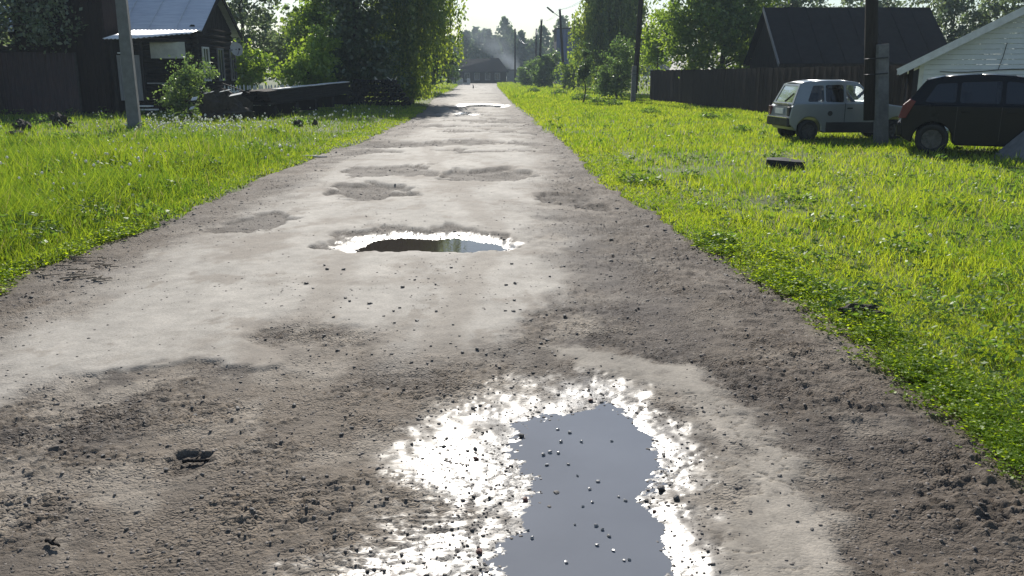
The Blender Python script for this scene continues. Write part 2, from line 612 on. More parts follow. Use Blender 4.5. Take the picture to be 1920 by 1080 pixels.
# ------------------------------------------------------------------ road edges as functions of distance
_right = poly([(1990, 960), (1920, 905), (1800, 812), (1680, 717), (1560, 622), (1440, 537), (1340, 480), (1250, 420), (1170, 375), (1115, 342),
               (1085, 300), (1050, 262), (1010, 240), (985, 215), (960, 195), (942, 175), (931, 162)])
_left = poly([(-60, 590), (0, 545), (60, 512), (150, 480), (230, 445), (330, 410), (420, 365), (520, 325), (600, 292), (690, 262), (770, 226),
              (800, 205), (812, 186), (850, 170), (860, 161)])
_ry = np.concatenate([[-10], _right[:, 1], [190]])
_rx = np.concatenate([[2.15], _right[:, 0], [_right[-1, 0] - 1.0]])
_ly = np.concatenate([[-10], _left[:, 1], [190]])
_lx = np.concatenate([[-4.2], _left[:, 0], [_left[-1, 0] - 2.0]])
def xr(y): return np.interp(y, _ry, _rx)
def xl(y): return np.interp(y, _ly, _lx)

def edge_e(x, y):
    """distance beyond the road edge, positive on the verge; ragged"""
    e = np.maximum(xl(y) - x, x - xr(y))
    return e + 0.20 * fbm(x * 0.7, y * 0.7, 3) + 0.12 * fbm(x * 3.1, y * 3.1, 3)

def ground_z(x, y):
    e = edge_e(x, y)
    z = -0.27 + 0.295 * sstep(-0.28, 0.16, e)
    z = z + sstep(0.0, 1.5, e) * (0.03 * fbm(x * 0.35, y * 0.35, 3) + 0.02 * fbm(x * 1.7, y * 1.7, 2))
    z = z + 0.10 * sstep(0.3, 3.0, e) * (x < 0)
    return z

def gz(x, y):
    return float(ground_z(np.array([float(x)]), np.array([float(y)]))[0])

def nonuni(lo, hi, s0, grow, origin=0.0):
    """coordinates from lo to hi with step s0 near origin growing outwards"""
    out = [origin]
    p = origin
    s = s0
    while p < hi:
        p += s
        s *= grow
        out.append(p)
    p = origin
    s = s0
    neg = []
    while p > lo:
        p -= s
        s *= grow
        neg.append(p)
    return np.array(neg[::-1] + out)

# ------------------------------------------------------------------ ground sheet
def build_ground():
    def span(lo, hi, a, b, st, grow):
        mid = np.arange(a, b, st)
        up, p, s_ = [], mid[-1], st
        while p < hi:
            s_ *= grow
            p += s_
            up.append(p)
        dn, p, s_ = [], mid[0], st
        while p > lo:
            s_ *= grow
            p -= s_
            dn.append(p)
        return np.concatenate([dn[::-1], mid, up])
    xs = span(-900, 900, -6.0, 4.6, 0.11, 1.055)
    ys = span(-60, 1600, 2.4, 15.0, 0.10, 1.028)
    X, Y = np.meshgrid(xs, ys)
    Z = ground_z(X, Y)
    nx, ny = len(xs), len(ys)
    V = np.stack([X, Y, Z], -1).reshape(-1, 3)
    i = np.arange(nx * ny).reshape(ny, nx)
    F = np.stack([i[:-1, :-1], i[:-1, 1:], i[1:, 1:], i[1:, :-1]], -1).reshape(-1, 4)
    o = link('ground', arr_mesh('ground', V, F), M['ground'], smooth=True)
    tag(o, kind='structure')
build_ground()

# ------------------------------------------------------------------ road sheet
ASPH = poly([(-700, 830), (0, 762), (130, 716), (270, 692), (420, 690), (540, 692), (570, 662), (490, 642), (470, 614), (560, 604), (680, 625),
             (740, 652), (770, 672), (830, 662), (930, 650), (1010, 600), (1080, 540), (1040, 480), (1010, 430), (1020, 370), (1052, 330), (1058, 300),
             (1046, 275), (1000, 245), (966, 215), (946, 198), (932, 170), (926, 160), (862, 160), (850, 175), (825, 195), (795, 215), (735, 250),
             (690, 276), (610, 306), (560, 350), (450, 392), (330, 450), (220, 500), (110, 550), (0, 600), (-700, 760)])
BAND = poly([(1040, 655), (1150, 660), (1280, 690), (1400, 770), (1490, 850), (1560, 950), (1660, 1130), (1330, 1130), (1340, 1000), (1375, 900),
             (1335, 830), (1275, 760), (1200, 705), (1100, 690)])
DARK = poly([(1060, 470), (1180, 470), (1280, 560), (1340, 640), (1200, 655), (1100, 585)])
WETP = poly([(930, 740), (1080, 700), (1180, 730), (1285, 820), (1295, 900), (1310, 1080), (1350, 1180), (520, 1180), (640, 1030), (860, 950), (730, 900), (700, 840), (850, 790)])
PUD_A = poly([(985, 792), (1012, 776), (1060, 781), (1140, 758), (1160, 780), (1214, 808), (1235, 850), (1232, 890), (1212, 925), (1238, 958), (1225, 990),
              (1264, 1040), (1240, 1090), (1190, 1180), (900, 1180), (925, 1045), (985, 985), (1012, 930), (1000, 880), (975, 850)])
PUD_B = poly([(672, 466), (690, 446), (760, 437), (850, 437), (905, 448), (950, 456), (935, 463), (870, 470), (790, 468)])
PUD_C = poly([(862, 200), (868, 195.5), (905, 194.5), (948, 196.5), (940, 200.5), (885, 200)])
PUD_D = poly([(860, 214.5), (866, 211.5), (884, 211.5), (884, 214.5)])
WETB = [poly([(600, 470), (640, 440), (720, 432), (700, 470)]), poly([(845, 470), (850, 434), (910, 446), (960, 456), (900, 470)])]
POTS = [(poly([(615, 368), (620, 348), (700, 342), (762, 352), (755, 368), (680, 376)]), 0.045),
        (poly([(830, 336), (850, 318), (930, 316), (1000, 326), (990, 338), (910, 343)]), 0.05),
        (poly([(500, 274), (560, 266), (720, 266), (900, 266), (930, 272), (700, 277)]), 0.03),
        (poly([(600, 468), (620, 440), (700, 428), (860, 425), (960, 450), (955, 470), (850, 476), (680, 474)]), 0.014),
        (poly([(1080, 395), (1090, 382), (1140, 384), (1136, 394)]), 0.05),
        (poly([(380, 440), (420, 415), (520, 400), (560, 412), (470, 440)]), 0.02),
        (poly([(900, 228), (930, 224), (975, 226), (960, 232)]), 0.03),
        (poly([(770, 238), (800, 234), (850, 236), (840, 240)]), 0.03),
        (poly([(300, 870), (330, 852), (400, 850), (430, 868), (380, 884)]), 0.025)]
TRACKS = [poly([(655, 474), (620, 540), (575, 610)]), poly([(915, 470), (860, 560), (815, 670)]), poly([(800, 276), (815, 310), (880, 380), (950, 460)]),
          poly([(850, 278), (810, 312)]), poly([(1070, 500), (1140, 600)])]
LV_A, LV_B, LV_C = -0.030, -0.036, -0.03

def road_fields(X, Y):
    near = 1.0 / (1.0 + (Y / 26.0) ** 2)
    wx, wy = X + 0.10 * fbm(X * 1.6, Y * 1.6, 4), Y + 0.16 * fbm(X * 1.6 + 40, Y * 1.2, 4)
    scl = np.clip(Y * 0.012, 0.04, 0.6) * (1.2 + 9.0 * sstep(-0.25, 0.4, fbm(X * 0.8 + 21, Y * 0.8, 2)))
    rag = 0.16 * fbm(X * 2.6 + 3, Y * 2.2, 2) + 0.10 * fbm(X * 9, Y * 7, 2) * sstep(13, 6, Y) + 0.05 * fbm(X * 30, Y * 24, 2) * sstep(6, 3.5, Y) + 0.10 * fbm(X * 1.1 + 3, Y * 0.9, 2) * sstep(7, 16, Y)
    asph = sstep(-1.0, 1.0, (poly_sd(wx, wy, ASPH) + rag * np.clip(Y / 6, 0.8, 4)) / scl)
    band = sstep(-0.09, 0.12, poly_sd(wx, wy, BAND) + 0.9 * rag)
    dark = sstep(-0.15, 0.3, poly_sd(wx, wy, DARK))
    wetp = poly_sd(X + 0.3 * fbm(X * 2.2, Y * 2.2, 4), Y + 0.3 * fbm(X * 2.2 + 9, Y * 2.2, 4), WETP)
    dA = poly_sd(X + 0.05 * fbm(X * 4, Y * 4, 4), Y + 0.05 * fbm(X * 4 + 5, Y * 4, 4), PUD_A)
    dB = poly_sd(wx, wy, PUD_B)
    dC = poly_sd(wx, wy, PUD_C)
    dD = poly_sd(wx, wy, PUD_D)
    e = edge_e(X, Y)
    pot = np.zeros_like(X)
    potm = np.zeros_like(X)
    for pl, dep in POTS:
        d = poly_sd(wx, wy, pl) + 1.3 * rag * np.clip(Y / 8, 0.6, 3)
        w = np.clip(np.abs(pl[:, 1]).mean() * 0.007, 0.03, 0.2)
        k = sstep(-w, w, d)
        pot -= dep * k
        potm = np.maximum(potm, k)
    p1, p2, pr, pq = worley(X / 2.0 + 0.5 * fbm(X * 1.3, Y * 1.3, 4) + 5, Y / 1.7 + 0.5 * fbm(X * 1.3 + 4, Y * 1.3, 4))
    ph = sstep(0.40, 0.30, p1 + 0.10 * fbm(X * 4, Y * 4, 2)) * (pr > 0.56) * sstep(8.5, 11, Y) * sstep(0.2, 0.6, -e)
    pot -= (0.018 + 0.022 * pq) * ph
    potm = np.maximum(potm, ph)
    margin = sstep(1.25, 0.25, -e + 0.35 * fbm(X * 1.2 + 8, Y * 1.0, 4))
    asph_c = asph * (1 - 0.85 * potm) * (1 - 0.7 * margin)
    rough = np.clip(1 - np.maximum(asph_c, 0.93 * band), 0, 1)     # where stones show
    # loose stone relief: two sizes of cells, some cells taller
    jx, jy = 0.35 * fbm(X * 14, Y * 14, 2), 0.35 * fbm(X * 14 + 8, Y * 14, 2)
    f1, f2, r1, r2 = worley(X / 0.050 + jx, Y / 0.038 + jy)
    st1 = sstep(0.0, 0.30, f2 - f1) * (0.25 + 1.1 * r1)
    g1, g2, q1, q2 = worley(X / 0.030 + 31 + jx, Y / 0.024 + jy)
    st2 = sstep(0.0, 0.34, g2 - g1) * (0.3 + 0.9 * q1)
    patch = sstep(-0.22, 0.22, fbm(X * 1.1 + 3, Y * 1.2, 4))
    rel = (0.013 * st1 * (0.12 + 0.88 * patch) + 0.0075 * st2 * (0.5 + 0.5 * patch)) * (1 - 0.50 * sstep(-0.35, 0.05, wetp)) * near
    clod = (0.010 * fbm(X * 9, Y * 9, 4) + 0.010 * np.abs(fbm(X * 3.1 + 7, Y * 5.5, 3))) * (1 - 0.6 * sstep(-0.35, 0.05, wetp))
    rightclod = sstep(1.3, 0.2, xr(Y) - X) * near
    h = 0.022 * asph_c + 0.012 * band + pot
    h += rough * (rel - 0.004 + clod * (0.5 + 1.5 * rightclod) * np.sqrt(near))
    h += 0.006 * fbm(X * 1.3, Y * 1.3, 3) + 0.0022 * fbm(X * 9, Y * 9, 3) * near
    k1, k2, kr, kq = worley(X / 0.085 + 60, Y / 0.085)
    crz = sstep(0.0, 0.35, fbm(X * 0.9 + 33, Y * 0.7 + 12, 4, 0.6)) * sstep(22, 9, Y)
    crumb = sstep(0.30, 0.16, k1) * (kr > 1.0 - 0.55 * crz)
    h += 0.0 * crumb
    # mud cracks in the dried band
    c1, c2, _, _ = worley(X / 0.115 + 0.25 * fbm(X * 9, Y * 9, 2), Y / 0.12 + 0.25 * fbm(X * 9 + 3, Y * 9, 2))
    crack = (1 - sstep(0.0, 0.075, c2 - c1)) * sstep(0.0, 0.25, fbm(X * 1.6 + 5, Y * 1.6 + 2, 2) + 0.12)
    cmask = crack * np.maximum(band, 0.6 * sstep(-0.5, -0.2, dA)) * near * sstep(-0.1, 0.1, 0.75 + dA) * sstep(0.0, 0.25, X - 0.25 * Y * 0 - 0.3)
    h -= 0.013 * cmask
    # hollows that hold the puddles; the water line lies where the hollow meets the level
    h = h * (1 - 0.55 * sstep(0.02, 0.16, dA)) + LV_A * (1 + np.tanh(dA / 0.13)) * 0.98
    h += -0.016 * sstep(-0.05, 0.25, wetp) * sstep(0.05, -0.1, dA)
    h = h * (1 - 0.6 * sstep(-0.05, 0.2, dB)) + (LV_B) * (1 + np.tanh(dB / 0.16))
    for d in (dC, dD):
        h += LV_C * (1 + np.tanh(d / 0.3)) * sstep(-1.5, -0.2, d)
    h -= 0.32 * sstep(0.0, 0.40, e)
    # wetness: close to the water and in the seeping hollow beside it
    wet = sstep(-0.30, 0.0, dA + 0.10 * fbm(X * 7, Y * 7, 3))
    wet = np.maximum(wet, sstep(-0.22, 0.30, wetp + 0.16 * fbm(X * 12, Y * 12, 4)) * 0.95)
    wet = np.maximum(wet, sstep(-0.22, 0.0, dB + 0.1 * fbm(X * 5, Y * 5, 3)))
    for pl in WETB:
        wet = np.maximum(wet, 0.8 * sstep(-0.05, 0.22, poly_sd(wx, wy, pl) + 0.16 * fbm(X * 6, Y * 6, 3)))
    wet = np.maximum(wet, sstep(-0.5, 0.0, np.maximum(dC, dD)))
    wet = wet ** 1.8
    # colour of the earth
    big = fbm(X * 0.55, Y * 0.45, 4)
    mid = fbm(X * 2.3 + 11, Y * 2.0, 4)
    dust = np.array([0.345, 0.318, 0.278])
    mud = np.array([0.180, 0.148, 0.115])
    mudd = np.array([0.082, 0.069, 0.059])
    k = np.clip(0.45 + 0.9 * big + 0.7 * mid, 0, 1)[..., None]
    col = mud * (1 - k) + mudd * k
    mg = (margin * 0.6)[..., None]
    col = col * (1 - mg) + np.array([0.115, 0.090, 0.068]) * mg
    pm_ = (potm * 0.8)[..., None]
    col = col * (1 - pm_) + np.array([0.085, 0.070, 0.057]) * pm_
    pale = (1 - 0.7 * margin) * (1 - potm) * sstep(0.05, 0.45, fbm(X * 1.3 + 70, Y * 1.1 + 8, 5, 0.6))
    pale = pale[..., None]
    col = col * (1 - 0.75 * pale) + np.array([0.30, 0.262, 0.215]) * 0.75 * pale
    cellv = (0.72 + 0.55 * r2)[..., None]
    col = col * (1 + (cellv - 1) * (sstep(0.1, 0.5, st1) * patch)[..., None])
    bnd = np.array([0.28, 0.25, 0.21]) * (1 + 0.35 * mid[..., None])
    col = col * (1 - band[..., None]) + bnd * band[..., None]
    as_ = dust * (1 + 0.20 * mid[..., None] + 0.16 * big[..., None])
    trk = np.zeros_like(X)
    for t in TRACKS:
        trk = np.maximum(trk, sstep(0.22, 0.06, line_d(wx, wy, t)))
    stain = np.maximum(0.6 * trk, 0.85 * sstep(0.02, 0.5, fbm(X * 0.7 + 50, Y * 0.55, 6, 0.6)))
    stain = np.maximum(stain, 0.7 * sstep(0.22, 0.5, fbm(X * 2.2 + 90, Y * 1.6, 5, 0.6)))
    as_ = as_ * (1 - stain[..., None]) + (np.array([0.20, 0.17, 0.138])) * stain[..., None]
    col = col * (1 - asph_c[..., None]) + as_ * asph_c[..., None]
    col = col * (1 - 0.5 * (dark * (1 - asph_c))[..., None]) + np.array([0.085, 0.07, 0.062]) * 0.5 * (dark * (1 - asph_c))[..., None]
    col = col * (1 - 0.45 * cmask[..., None])
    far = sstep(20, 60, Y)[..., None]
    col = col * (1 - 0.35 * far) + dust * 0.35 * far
    col = np.clip(col, 0.02, 0.6)
    grit = (0.16 + 0.62 * rough) * (1 - 0.35 * wet)
    return h, wet, col, grit, asph_c, rough, dA

def build_road():
    ys = [1.7]
    while ys[-1] < 176:
        y = ys[-1]
        ys.append(y + max(0.0085, 0.0085 * (y / 3.0) ** 1.6))
    ys = np.array(ys)
    u = np.linspace(0, 1, 570)
    # more columns where the road is seen, same spacing for all rows near the camera
    L = xl(ys) - 0.9 - 0.004 * ys
    Rr = xr(ys) + 0.9 + 0.004 * ys
    X = L[:, None] + (Rr - L)[:, None] * u[None, :]
    Y = np.repeat(ys[:, None], len(u), 1)
    h, wet, col, grit, *_ = road_fields(X, Y)
    V = np.stack([X, Y, h], -1).reshape(-1, 3)
    ny, nx = X.shape
    i = np.arange(nx * ny).reshape(ny, nx)
    F = np.stack([i[:-1, :-1], i[:-1, 1:], i[1:, 1:], i[1:, :-1]], -1).reshape(-1, 4)
    me = arr_mesh('road', V, F)
    a = me.attributes.new('earth', 'FLOAT_COLOR', 'POINT')
    c4 = np.ones((nx * ny, 4), dtype=np.float32)
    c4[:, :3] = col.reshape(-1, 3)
    a.data.foreach_set('color', c4.ravel())
    for nm, val in (('wet', wet), ('grit', grit)):
        a = me.attributes.new(nm, 'FLOAT', 'POINT')
        a.data.foreach_set('value', val.astype(np.float32).ravel())
    o = link('road', me, M['road'], smooth=True)
    tag(o, kind='structure')
    print('road', nx, ny, nx * ny)
build_road()

def build_puddle(name, pl, level, grow, mat='brown_water'):
    c = pl.mean(0)
    pts = []
    n = len(pl)
    area = sum(pl[i][0] * pl[(i + 1) % n][1] - pl[(i + 1) % n][0] * pl[i][1] for i in range(n))
    s = 1 if area > 0 else -1
    for i in range(n):
        a, b, d = pl[i - 1], pl[i], pl[(i + 1) % n]
        t = (d - a)
        t = t / (np.hypot(*t) + 1e-9)
        nrm = np.array([t[1], -t[0]]) * s
        pts.append((b[0] + nrm[0] * grow, b[1] + nrm[1] * grow, level))
    mb = MB()
    if s < 0: pts = pts[::-1]
    mb.add(pts, [tuple(range(n))])
    o = mb.build(name, M[mat])
    tag(o, kind='structure')
build_puddle('puddle_water', PUD_A, LV_A - 0.001, 0.14, 'water')
build_puddle('puddle_water', PUD_B, LV_B - 0.008, 0.18)
build_puddle('puddle_water', PUD_C, LV_C, 0.5)
build_puddle('puddle_water', PUD_D, LV_C, 0.4)

# ------------------------------------------------------------------ grass
def camera_sees(x, y, pad=0.06):
    return np.abs(x) < (y * 0.98 + 0.4) * (0.6 + pad) + 1.2

def blades(x, y, hgt, wid, lean, segs=2):
    """arrays of base points -> bent tapering blades (quad + tip triangle), one quad-only mesh"""
    n = len(x)
    z = ground_z(x, y) - 0.01
    az = RNG.random(n) * 2 * np.pi
    face = RNG.random(n) * 2 * np.pi
    lx, ly = np.cos(az) * lean * hgt, np.sin(az) * lean * hgt
    sx, sy = np.cos(face) * wid * 0.5, np.sin(face) * wid * 0.5
    b = np.stack([x, y, z], -1)
    s = np.stack([sx, sy, np.zeros(n)], -1)
    m = b + np.stack([lx * 0.35, ly * 0.35, hgt * 0.6], -1)
    t = b + np.stack([lx, ly, hgt], -1)
    V = np.stack([b - s, b + s, m + s * 0.8, m - s * 0.8, t], 1).reshape(-1, 3)
    i = np.arange(n)[:, None] * 5
    F = np.concatenate([i + np.array([[0, 1, 2]]), i + np.array([[0, 2, 3]]), i + np.array([[3, 2, 4]])], 0)
    return V, F

def scatter(n, y0, y1, side, width, power=1.6):
    """points on a verge, thinning with distance; width in metres from the road edge"""
    q = RNG.random(n)
    k = 1 - power
    y = (y0 ** k + q * (y1 ** k - y0 ** k)) ** (1 / k)
    w = np.minimum(width, (y * 0.98 + 0.4) * 0.66 + 1.2 - (xr(y) if side > 0 else -xl(y)))
    w = np.maximum(w, 0)
    t = RNG.random(n)
    x = xr(y) + t * w if side > 0 else xl(y) - t * w
    return x, y

def build_grass():
    parts = []
    # sunny, shorter verge on the right
    x, y = scatter(158000, 2.6, 110, 1, 26, 1.45)
    # jitter to both sides of the edge and keep the soil side clear
    x = x + RNG.normal(0, 0.05, len(x))
    e = edge_e(x, y)
    pt = fbm(x * 0.5, y * 0.5, 3)
    keep = (e > 0.03) & camera_sees(x, y) & (RNG.random(len(x)) < np.where((e < 0.7) & (y < 6), 0.35 + 0.6 * sstep(0.2, 0.7, e), 1.0))
    x, y, e, pt = x[keep], y[keep], e[keep], pt[keep]
    n = len(x)
    hgt = (0.04 + 0.065 * RNG.random(n)) * (0.45 + 0.75 * sstep(0.3, 1.6, e)) * (1 + 1.2 * np.clip(pt, -0.45, 0.6))
    tall = RNG.random(n) < 0.03
    hgt = np.where(tall, hgt * 1.8, hgt)
    wid = np.clip(0.0052 * (y / 4.5) ** 0.85, 0.004, 0.05) * (0.7 + 0.6 * RNG.random(n))
    V, F = blades(x, y, hgt, wid, 0.25 + 0.5 * RNG.random(n))
    o = link('grass', arr_mesh('short_grass', V, F), M['grass_right'])
    tag(o, 'short sunlit yellow-green grass covering the verge beside the parked cars', 'grass', kind='stuff')
    # close-cropped strip along the road edge
    x, y = scatter(30000, 3.0, 24, 1, 0.01, 1.5)
    x2, y2 = scatter(16000, 6.0, 45, -1, 0.01, 1.3)
    x = np.concatenate([x + 0.95 * RNG.random(len(x)), x2 - 0.9 * RNG.random(len(x2))])
    y = np.concatenate([y, y2])
    e = edge_e(x, y)
    k = (e > 0.0) & camera_sees(x, y)
    x, y = x[k], y[k]
    n = len(x)
    V, F = blades(x, y, 0.025 + 0.035 * RNG.random(n), np.clip(0.006 * (y / 4.5) ** 0.85, 0.005, 0.03), 0.5 + 0.6 * RNG.random(n))
    o = link('grass', arr_mesh('edge_grass', V, F), M['grass_right'])
    tag(o, 'close-cropped bright grass strips hugging both road edges', 'grass', kind='stuff')
    # taller grass on the left
    x, y = scatter(140000, 5.5, 60, -1, 22, 1.5)
    x = x + RNG.normal(0, 0.05, len(x))
    e = edge_e(x, y)
    pt = fbm(x * 0.6 + 20, y * 0.6, 3)
    keep = (e > 0.03) & camera_sees(x, y)
    x, y, e, pt = x[keep], y[keep], e[keep], pt[keep]
    n = len(x)
    hgt = (0.12 + 0.20 * RNG.random(n)) * (0.22 + 1.0 * sstep(0.15, 1.1, e)) * (1 + 1.3 * np.clip(pt, -0.45, 0.6))
    hgt = np.where(RNG.random(n) < 0.08, hgt * 1.9, hgt) * (1 - 0.66 * sstep(12, 22, y))
    hgt = np.minimum(hgt, 0.46)
    wid = np.clip(0.0060 * (y / 6.0) ** 0.8, 0.005, 0.05) * (0.7 + 0.6 * RNG.random(n))
    V, F = blades(x, y, hgt, wid, 0.2 + 0.5 * RNG.random(n))
    o = link('grass', arr_mesh('tall_grass', V, F), M['grass_left'])
    tag(o, 'taller mixed grass on the verge below the grey pole', 'grass', kind='stuff')
    # denser cover for the middle distance on the right
    n = 50000
    y = 18 + 50 * RNG.random(n) ** 1.2
    x = xr(y) + 0.1 + 12 * RNG.random(n)
    k = (edge_e(x, y) > 0.05) & camera_sees(x, y)
    x, y = x[k], y[k]
    n = len(x)
    V, F = blades(x, y, 0.06 + 0.09 * RNG.random(n), 0.02 * (y / 20) ** 0.9 * (0.7 + 0.6 * RNG.random(n)), 0.3 + 0.5 * RNG.random(n))
    o = link('grass', arr_mesh('middle_grass', V, F), M['grass_right'])
    tag(o, 'sunny grass between the leaning timber pole and the parked cars', 'grass', kind='stuff')
    # grass strip beyond, along the far street and far verge
    n = 22000
    y = 60 + 125 * RNG.random(n) ** 1.3
    x = np.where(RNG.random(n) < 0.35, xl(y) - 0.2 - 14 * RNG.random(n), xr(y) + 0.1 + 10 * RNG.random(n))
    hgt = 0.12 + 0.22 * RNG.random(n)
    V, F = blades(x, y, hgt, 0.05 + 0.05 * RNG.random(n), 0.3 + 0.4 * RNG.random(n))
    o = link('grass', arr_mesh('far_grass', V, F), M['grass_right'])
    tag(o, 'distant grass beside the far end of the road', 'grass', kind='stuff')

def quads_from(c, a, b):
    n = len(c)
    V = np.stack([c - a, c + b, c + a, c - b], 1).reshape(-1, 3)
    F = np.arange(n * 4).reshape(n, 4)
    return V, F

def unit(v):
    return v / (np.linalg.norm(v, axis=-1, keepdims=True) + 1e-9)

def build_clover():
    # low round-leaved plants hugging the road edge
    out_c, out_a, out_b = [], [], []
    for side, n, y0, y1, wmax in ((1, 21000, 2.9, 8.5, 0.62), (-1, 3500, 5.8, 9, 0.3)):
        x, y = scatter(n, y0, y1, side, 0.01, 1.6)
        w = wmax * (0.75 + 0.5 * fbm(y * 0.7, y * 0 + 3.3 * side, 2))
        x = x + side * (RNG.random(n) ** 0.8 * (w + 0.15) - 0.17)
        e = edge_e(x, y)
        k = (e > -0.03 - 0.16 * RNG.random(n) ** 3) & camera_sees(x, y) & (RNG.random(n) < 0.25 + 0.9 * sstep(-0.15, 0.25, fbm(x * 1.7, y * 1.7, 3)))
        x, y = x[k], y[k]
        m = len(x)
        z = np.maximum(ground_z(x, y), 0.0) + 0.015 + 0.05 * RNG.random(m)
        for j in range(3):
            a0 = RNG.random(m) * 2 * np.pi
            r = np.clip(0.0085 * (y / 4.5) ** 0.6, 0.007, 0.02) * (0.7 + 0.7 * RNG.random(m))
            d = np.stack([np.cos(a0), np.sin(a0), 0.5 * (RNG.random(m) - 0.3)], -1)
            s = unit(np.cross(d, np.stack([0.5 * RNG.normal(size=m), 0.5 * RNG.normal(size=m), np.ones(m)], -1)))
            c = np.stack([x, y, z], -1) + d * (r * 1.1)[:, None]
            out_c.append(c); out_a.append(d * r[:, None]); out_b.append(s * r[:, None] * 0.8)
    V, F = quads_from(np.concatenate(out_c), np.concatenate(out_a), np.concatenate(out_b))
    o = link('ground_cover', arr_mesh('ground_cover', V, F), M['clover'])
    tag(o, 'low bright clover leaves along both edges of the dirt road', 'clover', kind='stuff')

def build_weeds():
    # darker broad-leaved clumps in the verges
    spots = [(375, 330, .45), (330, 315, .3), (300, 420, .35), (520, 262, .3), (565, 240, .35), (60, 400, .35), (20, 470, .5), (150, 430, .3), (215, 395, .3),
             (440, 300, .3), (250, 365, .35), (480, 285, .25), (1640, 560, .22), (1600, 600, .25), (1210, 350, .3), (1180, 345, .25), (1350, 460, .2),
             (1700, 480, .3), (1560, 430, .3), (1450, 300, .2), (1840, 590, .25), (1890, 690, .2), (1300, 340, .2), (1150, 200, .5), (1120, 195, .5),
             (1220, 215, .4), (1330, 225, .4), (1760, 400, .3), (1500, 380, .25), (1390, 250, .3), (1090, 190, .7), (1050, 180, .7), (1000, 175, .7)]
    C, A, B = [], [], []
    for u, v, r in spots:
        gx, gy = ground_pt(u, v)
        n = int(170 * (r / 0.3) ** 1.5)
        th = RNG.random(n) * 2 * np.pi
        rr = r * np.sqrt(RNG.random(n))
        x, y = gx + rr * np.cos(th), gy + rr * np.sin(th)
        hmax = r * 0.75 * (1 - 0.6 * (rr / r) ** 2)
        z = ground_z(x, y) + hmax * RNG.random(n)
        d = unit(np.stack([np.cos(th) + 0.6 * RNG.normal(size=n), np.sin(th) + 0.6 * RNG.normal(size=n), 0.5 * RNG.normal(size=n)], -1))
        s = unit(np.cross(d, np.stack([RNG.normal(size=n) * .5, RNG.normal(size=n) * .5, np.ones(n)], -1)))
        L = np.clip(0.028 * (gy / 8) ** 0.5, 0.02, 0.09) * (0.6 + 0.8 * RNG.random(n))
        C.append(np.stack([x, y, z], -1)); A.append(d * L[:, None]); B.append(s * (L * 0.55)[:, None])
    for side, cnt in ((1, 520), (-1, 330)):
        sx, sy = scatter(cnt, 3.4, 34, side, 18, 1.25)
        for gx, gy in zip(sx, sy):
            if float(edge_e(np.array([gx]), np.array([gy]))[0]) < 0.25: continue
            n = 22
            r = random.uniform(0.05, 0.16) * (1 if side > 0 else 1.5)
            th = RNG.random(n) * 2 * np.pi
            rr = r * np.sqrt(RNG.random(n))
            x, y = gx + rr * np.cos(th), gy + rr * np.sin(th)
            z = ground_z(x, y) + (0.05 if side > 0 else 0.14) + r * 0.8 * RNG.random(n)
            d = unit(np.stack([np.cos(th) + 0.6 * RNG.normal(size=n), np.sin(th) + 0.6 * RNG.normal(size=n), 0.6 * RNG.normal(size=n)], -1))
            s_ = unit(np.cross(d, np.stack([RNG.normal(size=n) * .5, RNG.normal(size=n) * .5, np.ones(n)], -1)))
            L = np.clip(0.022 * (gy / 8) ** 0.5, 0.014, 0.06) * (0.6 + 0.8 * RNG.random(n))
            C.append(np.stack([x, y, z], -1)); A.append(d * L[:, None]); B.append(s_ * (L * 0.5)[:, None])
    V, F = quads_from(np.concatenate(C), np.concatenate(A), np.concatenate(B))
    o = link('weeds', arr_mesh('weeds', V, F), M['weed'])
    tag(o, 'dark broad-leaved weeds growing in clumps through the grass', 'weeds', kind='stuff')

def build_dandelions():
    pts = []
    def area(u0, u1, v0, v1, n):
        for _ in range(n):
            pts.append(ground_pt(random.uniform(u0, u1), random.uniform(v0, v1)))
    area(275, 455, 228, 262, 130)
    area(330, 520, 240, 270, 70)
    area(100, 640, 225, 330, 90)
    area(540, 740, 212, 260, 50)
    area(0, 300, 260, 420, 45)
    area(1150, 1900, 240, 480, 34)
    V, F = [], []
    bm = bmesh.new()
    bmesh.ops.create_icosphere(bm, subdivisions=1, radius=1)
    iv = np.array([v.co[:] for v in bm.verts])
    itf = np.array([[v.index for v in f.verts] for f in bm.faces])
    bm.free()
    k = 0
    for x, y in pts:
        if float(edge_e(np.array([x]), np.array([y]))[0]) < 0.1: continue
        r = np.clip(0.024 * (y / 14) ** 0.5, 0.013, 0.034) * random.uniform(0.7, 1.2)
        h = (random.uniform(0.10, 0.17) + (0.22 if y < 14 else 0.06)) if x < 0 else random.uniform(0.06, 0.11)
        z = gz(x, y)
        V.append(iv * r + np.array([x, y, z + h]))
        F.append(itf + k)
        k += len(iv)
        s = 0.004
        V.append(np.array([[x - s, y, z], [x + s, y, z], [x, y, z + h]]))
        F.append(np.array([[0, 1, 2]]) + k)
        k += 3
    o = link('dandelion_clocks', arr_mesh('dandelion_clocks', np.concatenate(V), np.concatenate(F)), M['fluff'])
    o.data.materials.append(M['grass_left'])
    per = len(itf) + 1
    o.data.polygons.foreach_set('material_index', np.array([1 if i % per == per - 1 else 0 for i in range(len(o.data.polygons))], dtype=np.int32))
    tag(o, 'white dandelion clocks scattered through the grass', 'dandelions', kind='stuff')

build_grass()
build_clover()
build_weeds()
build_dandelions()

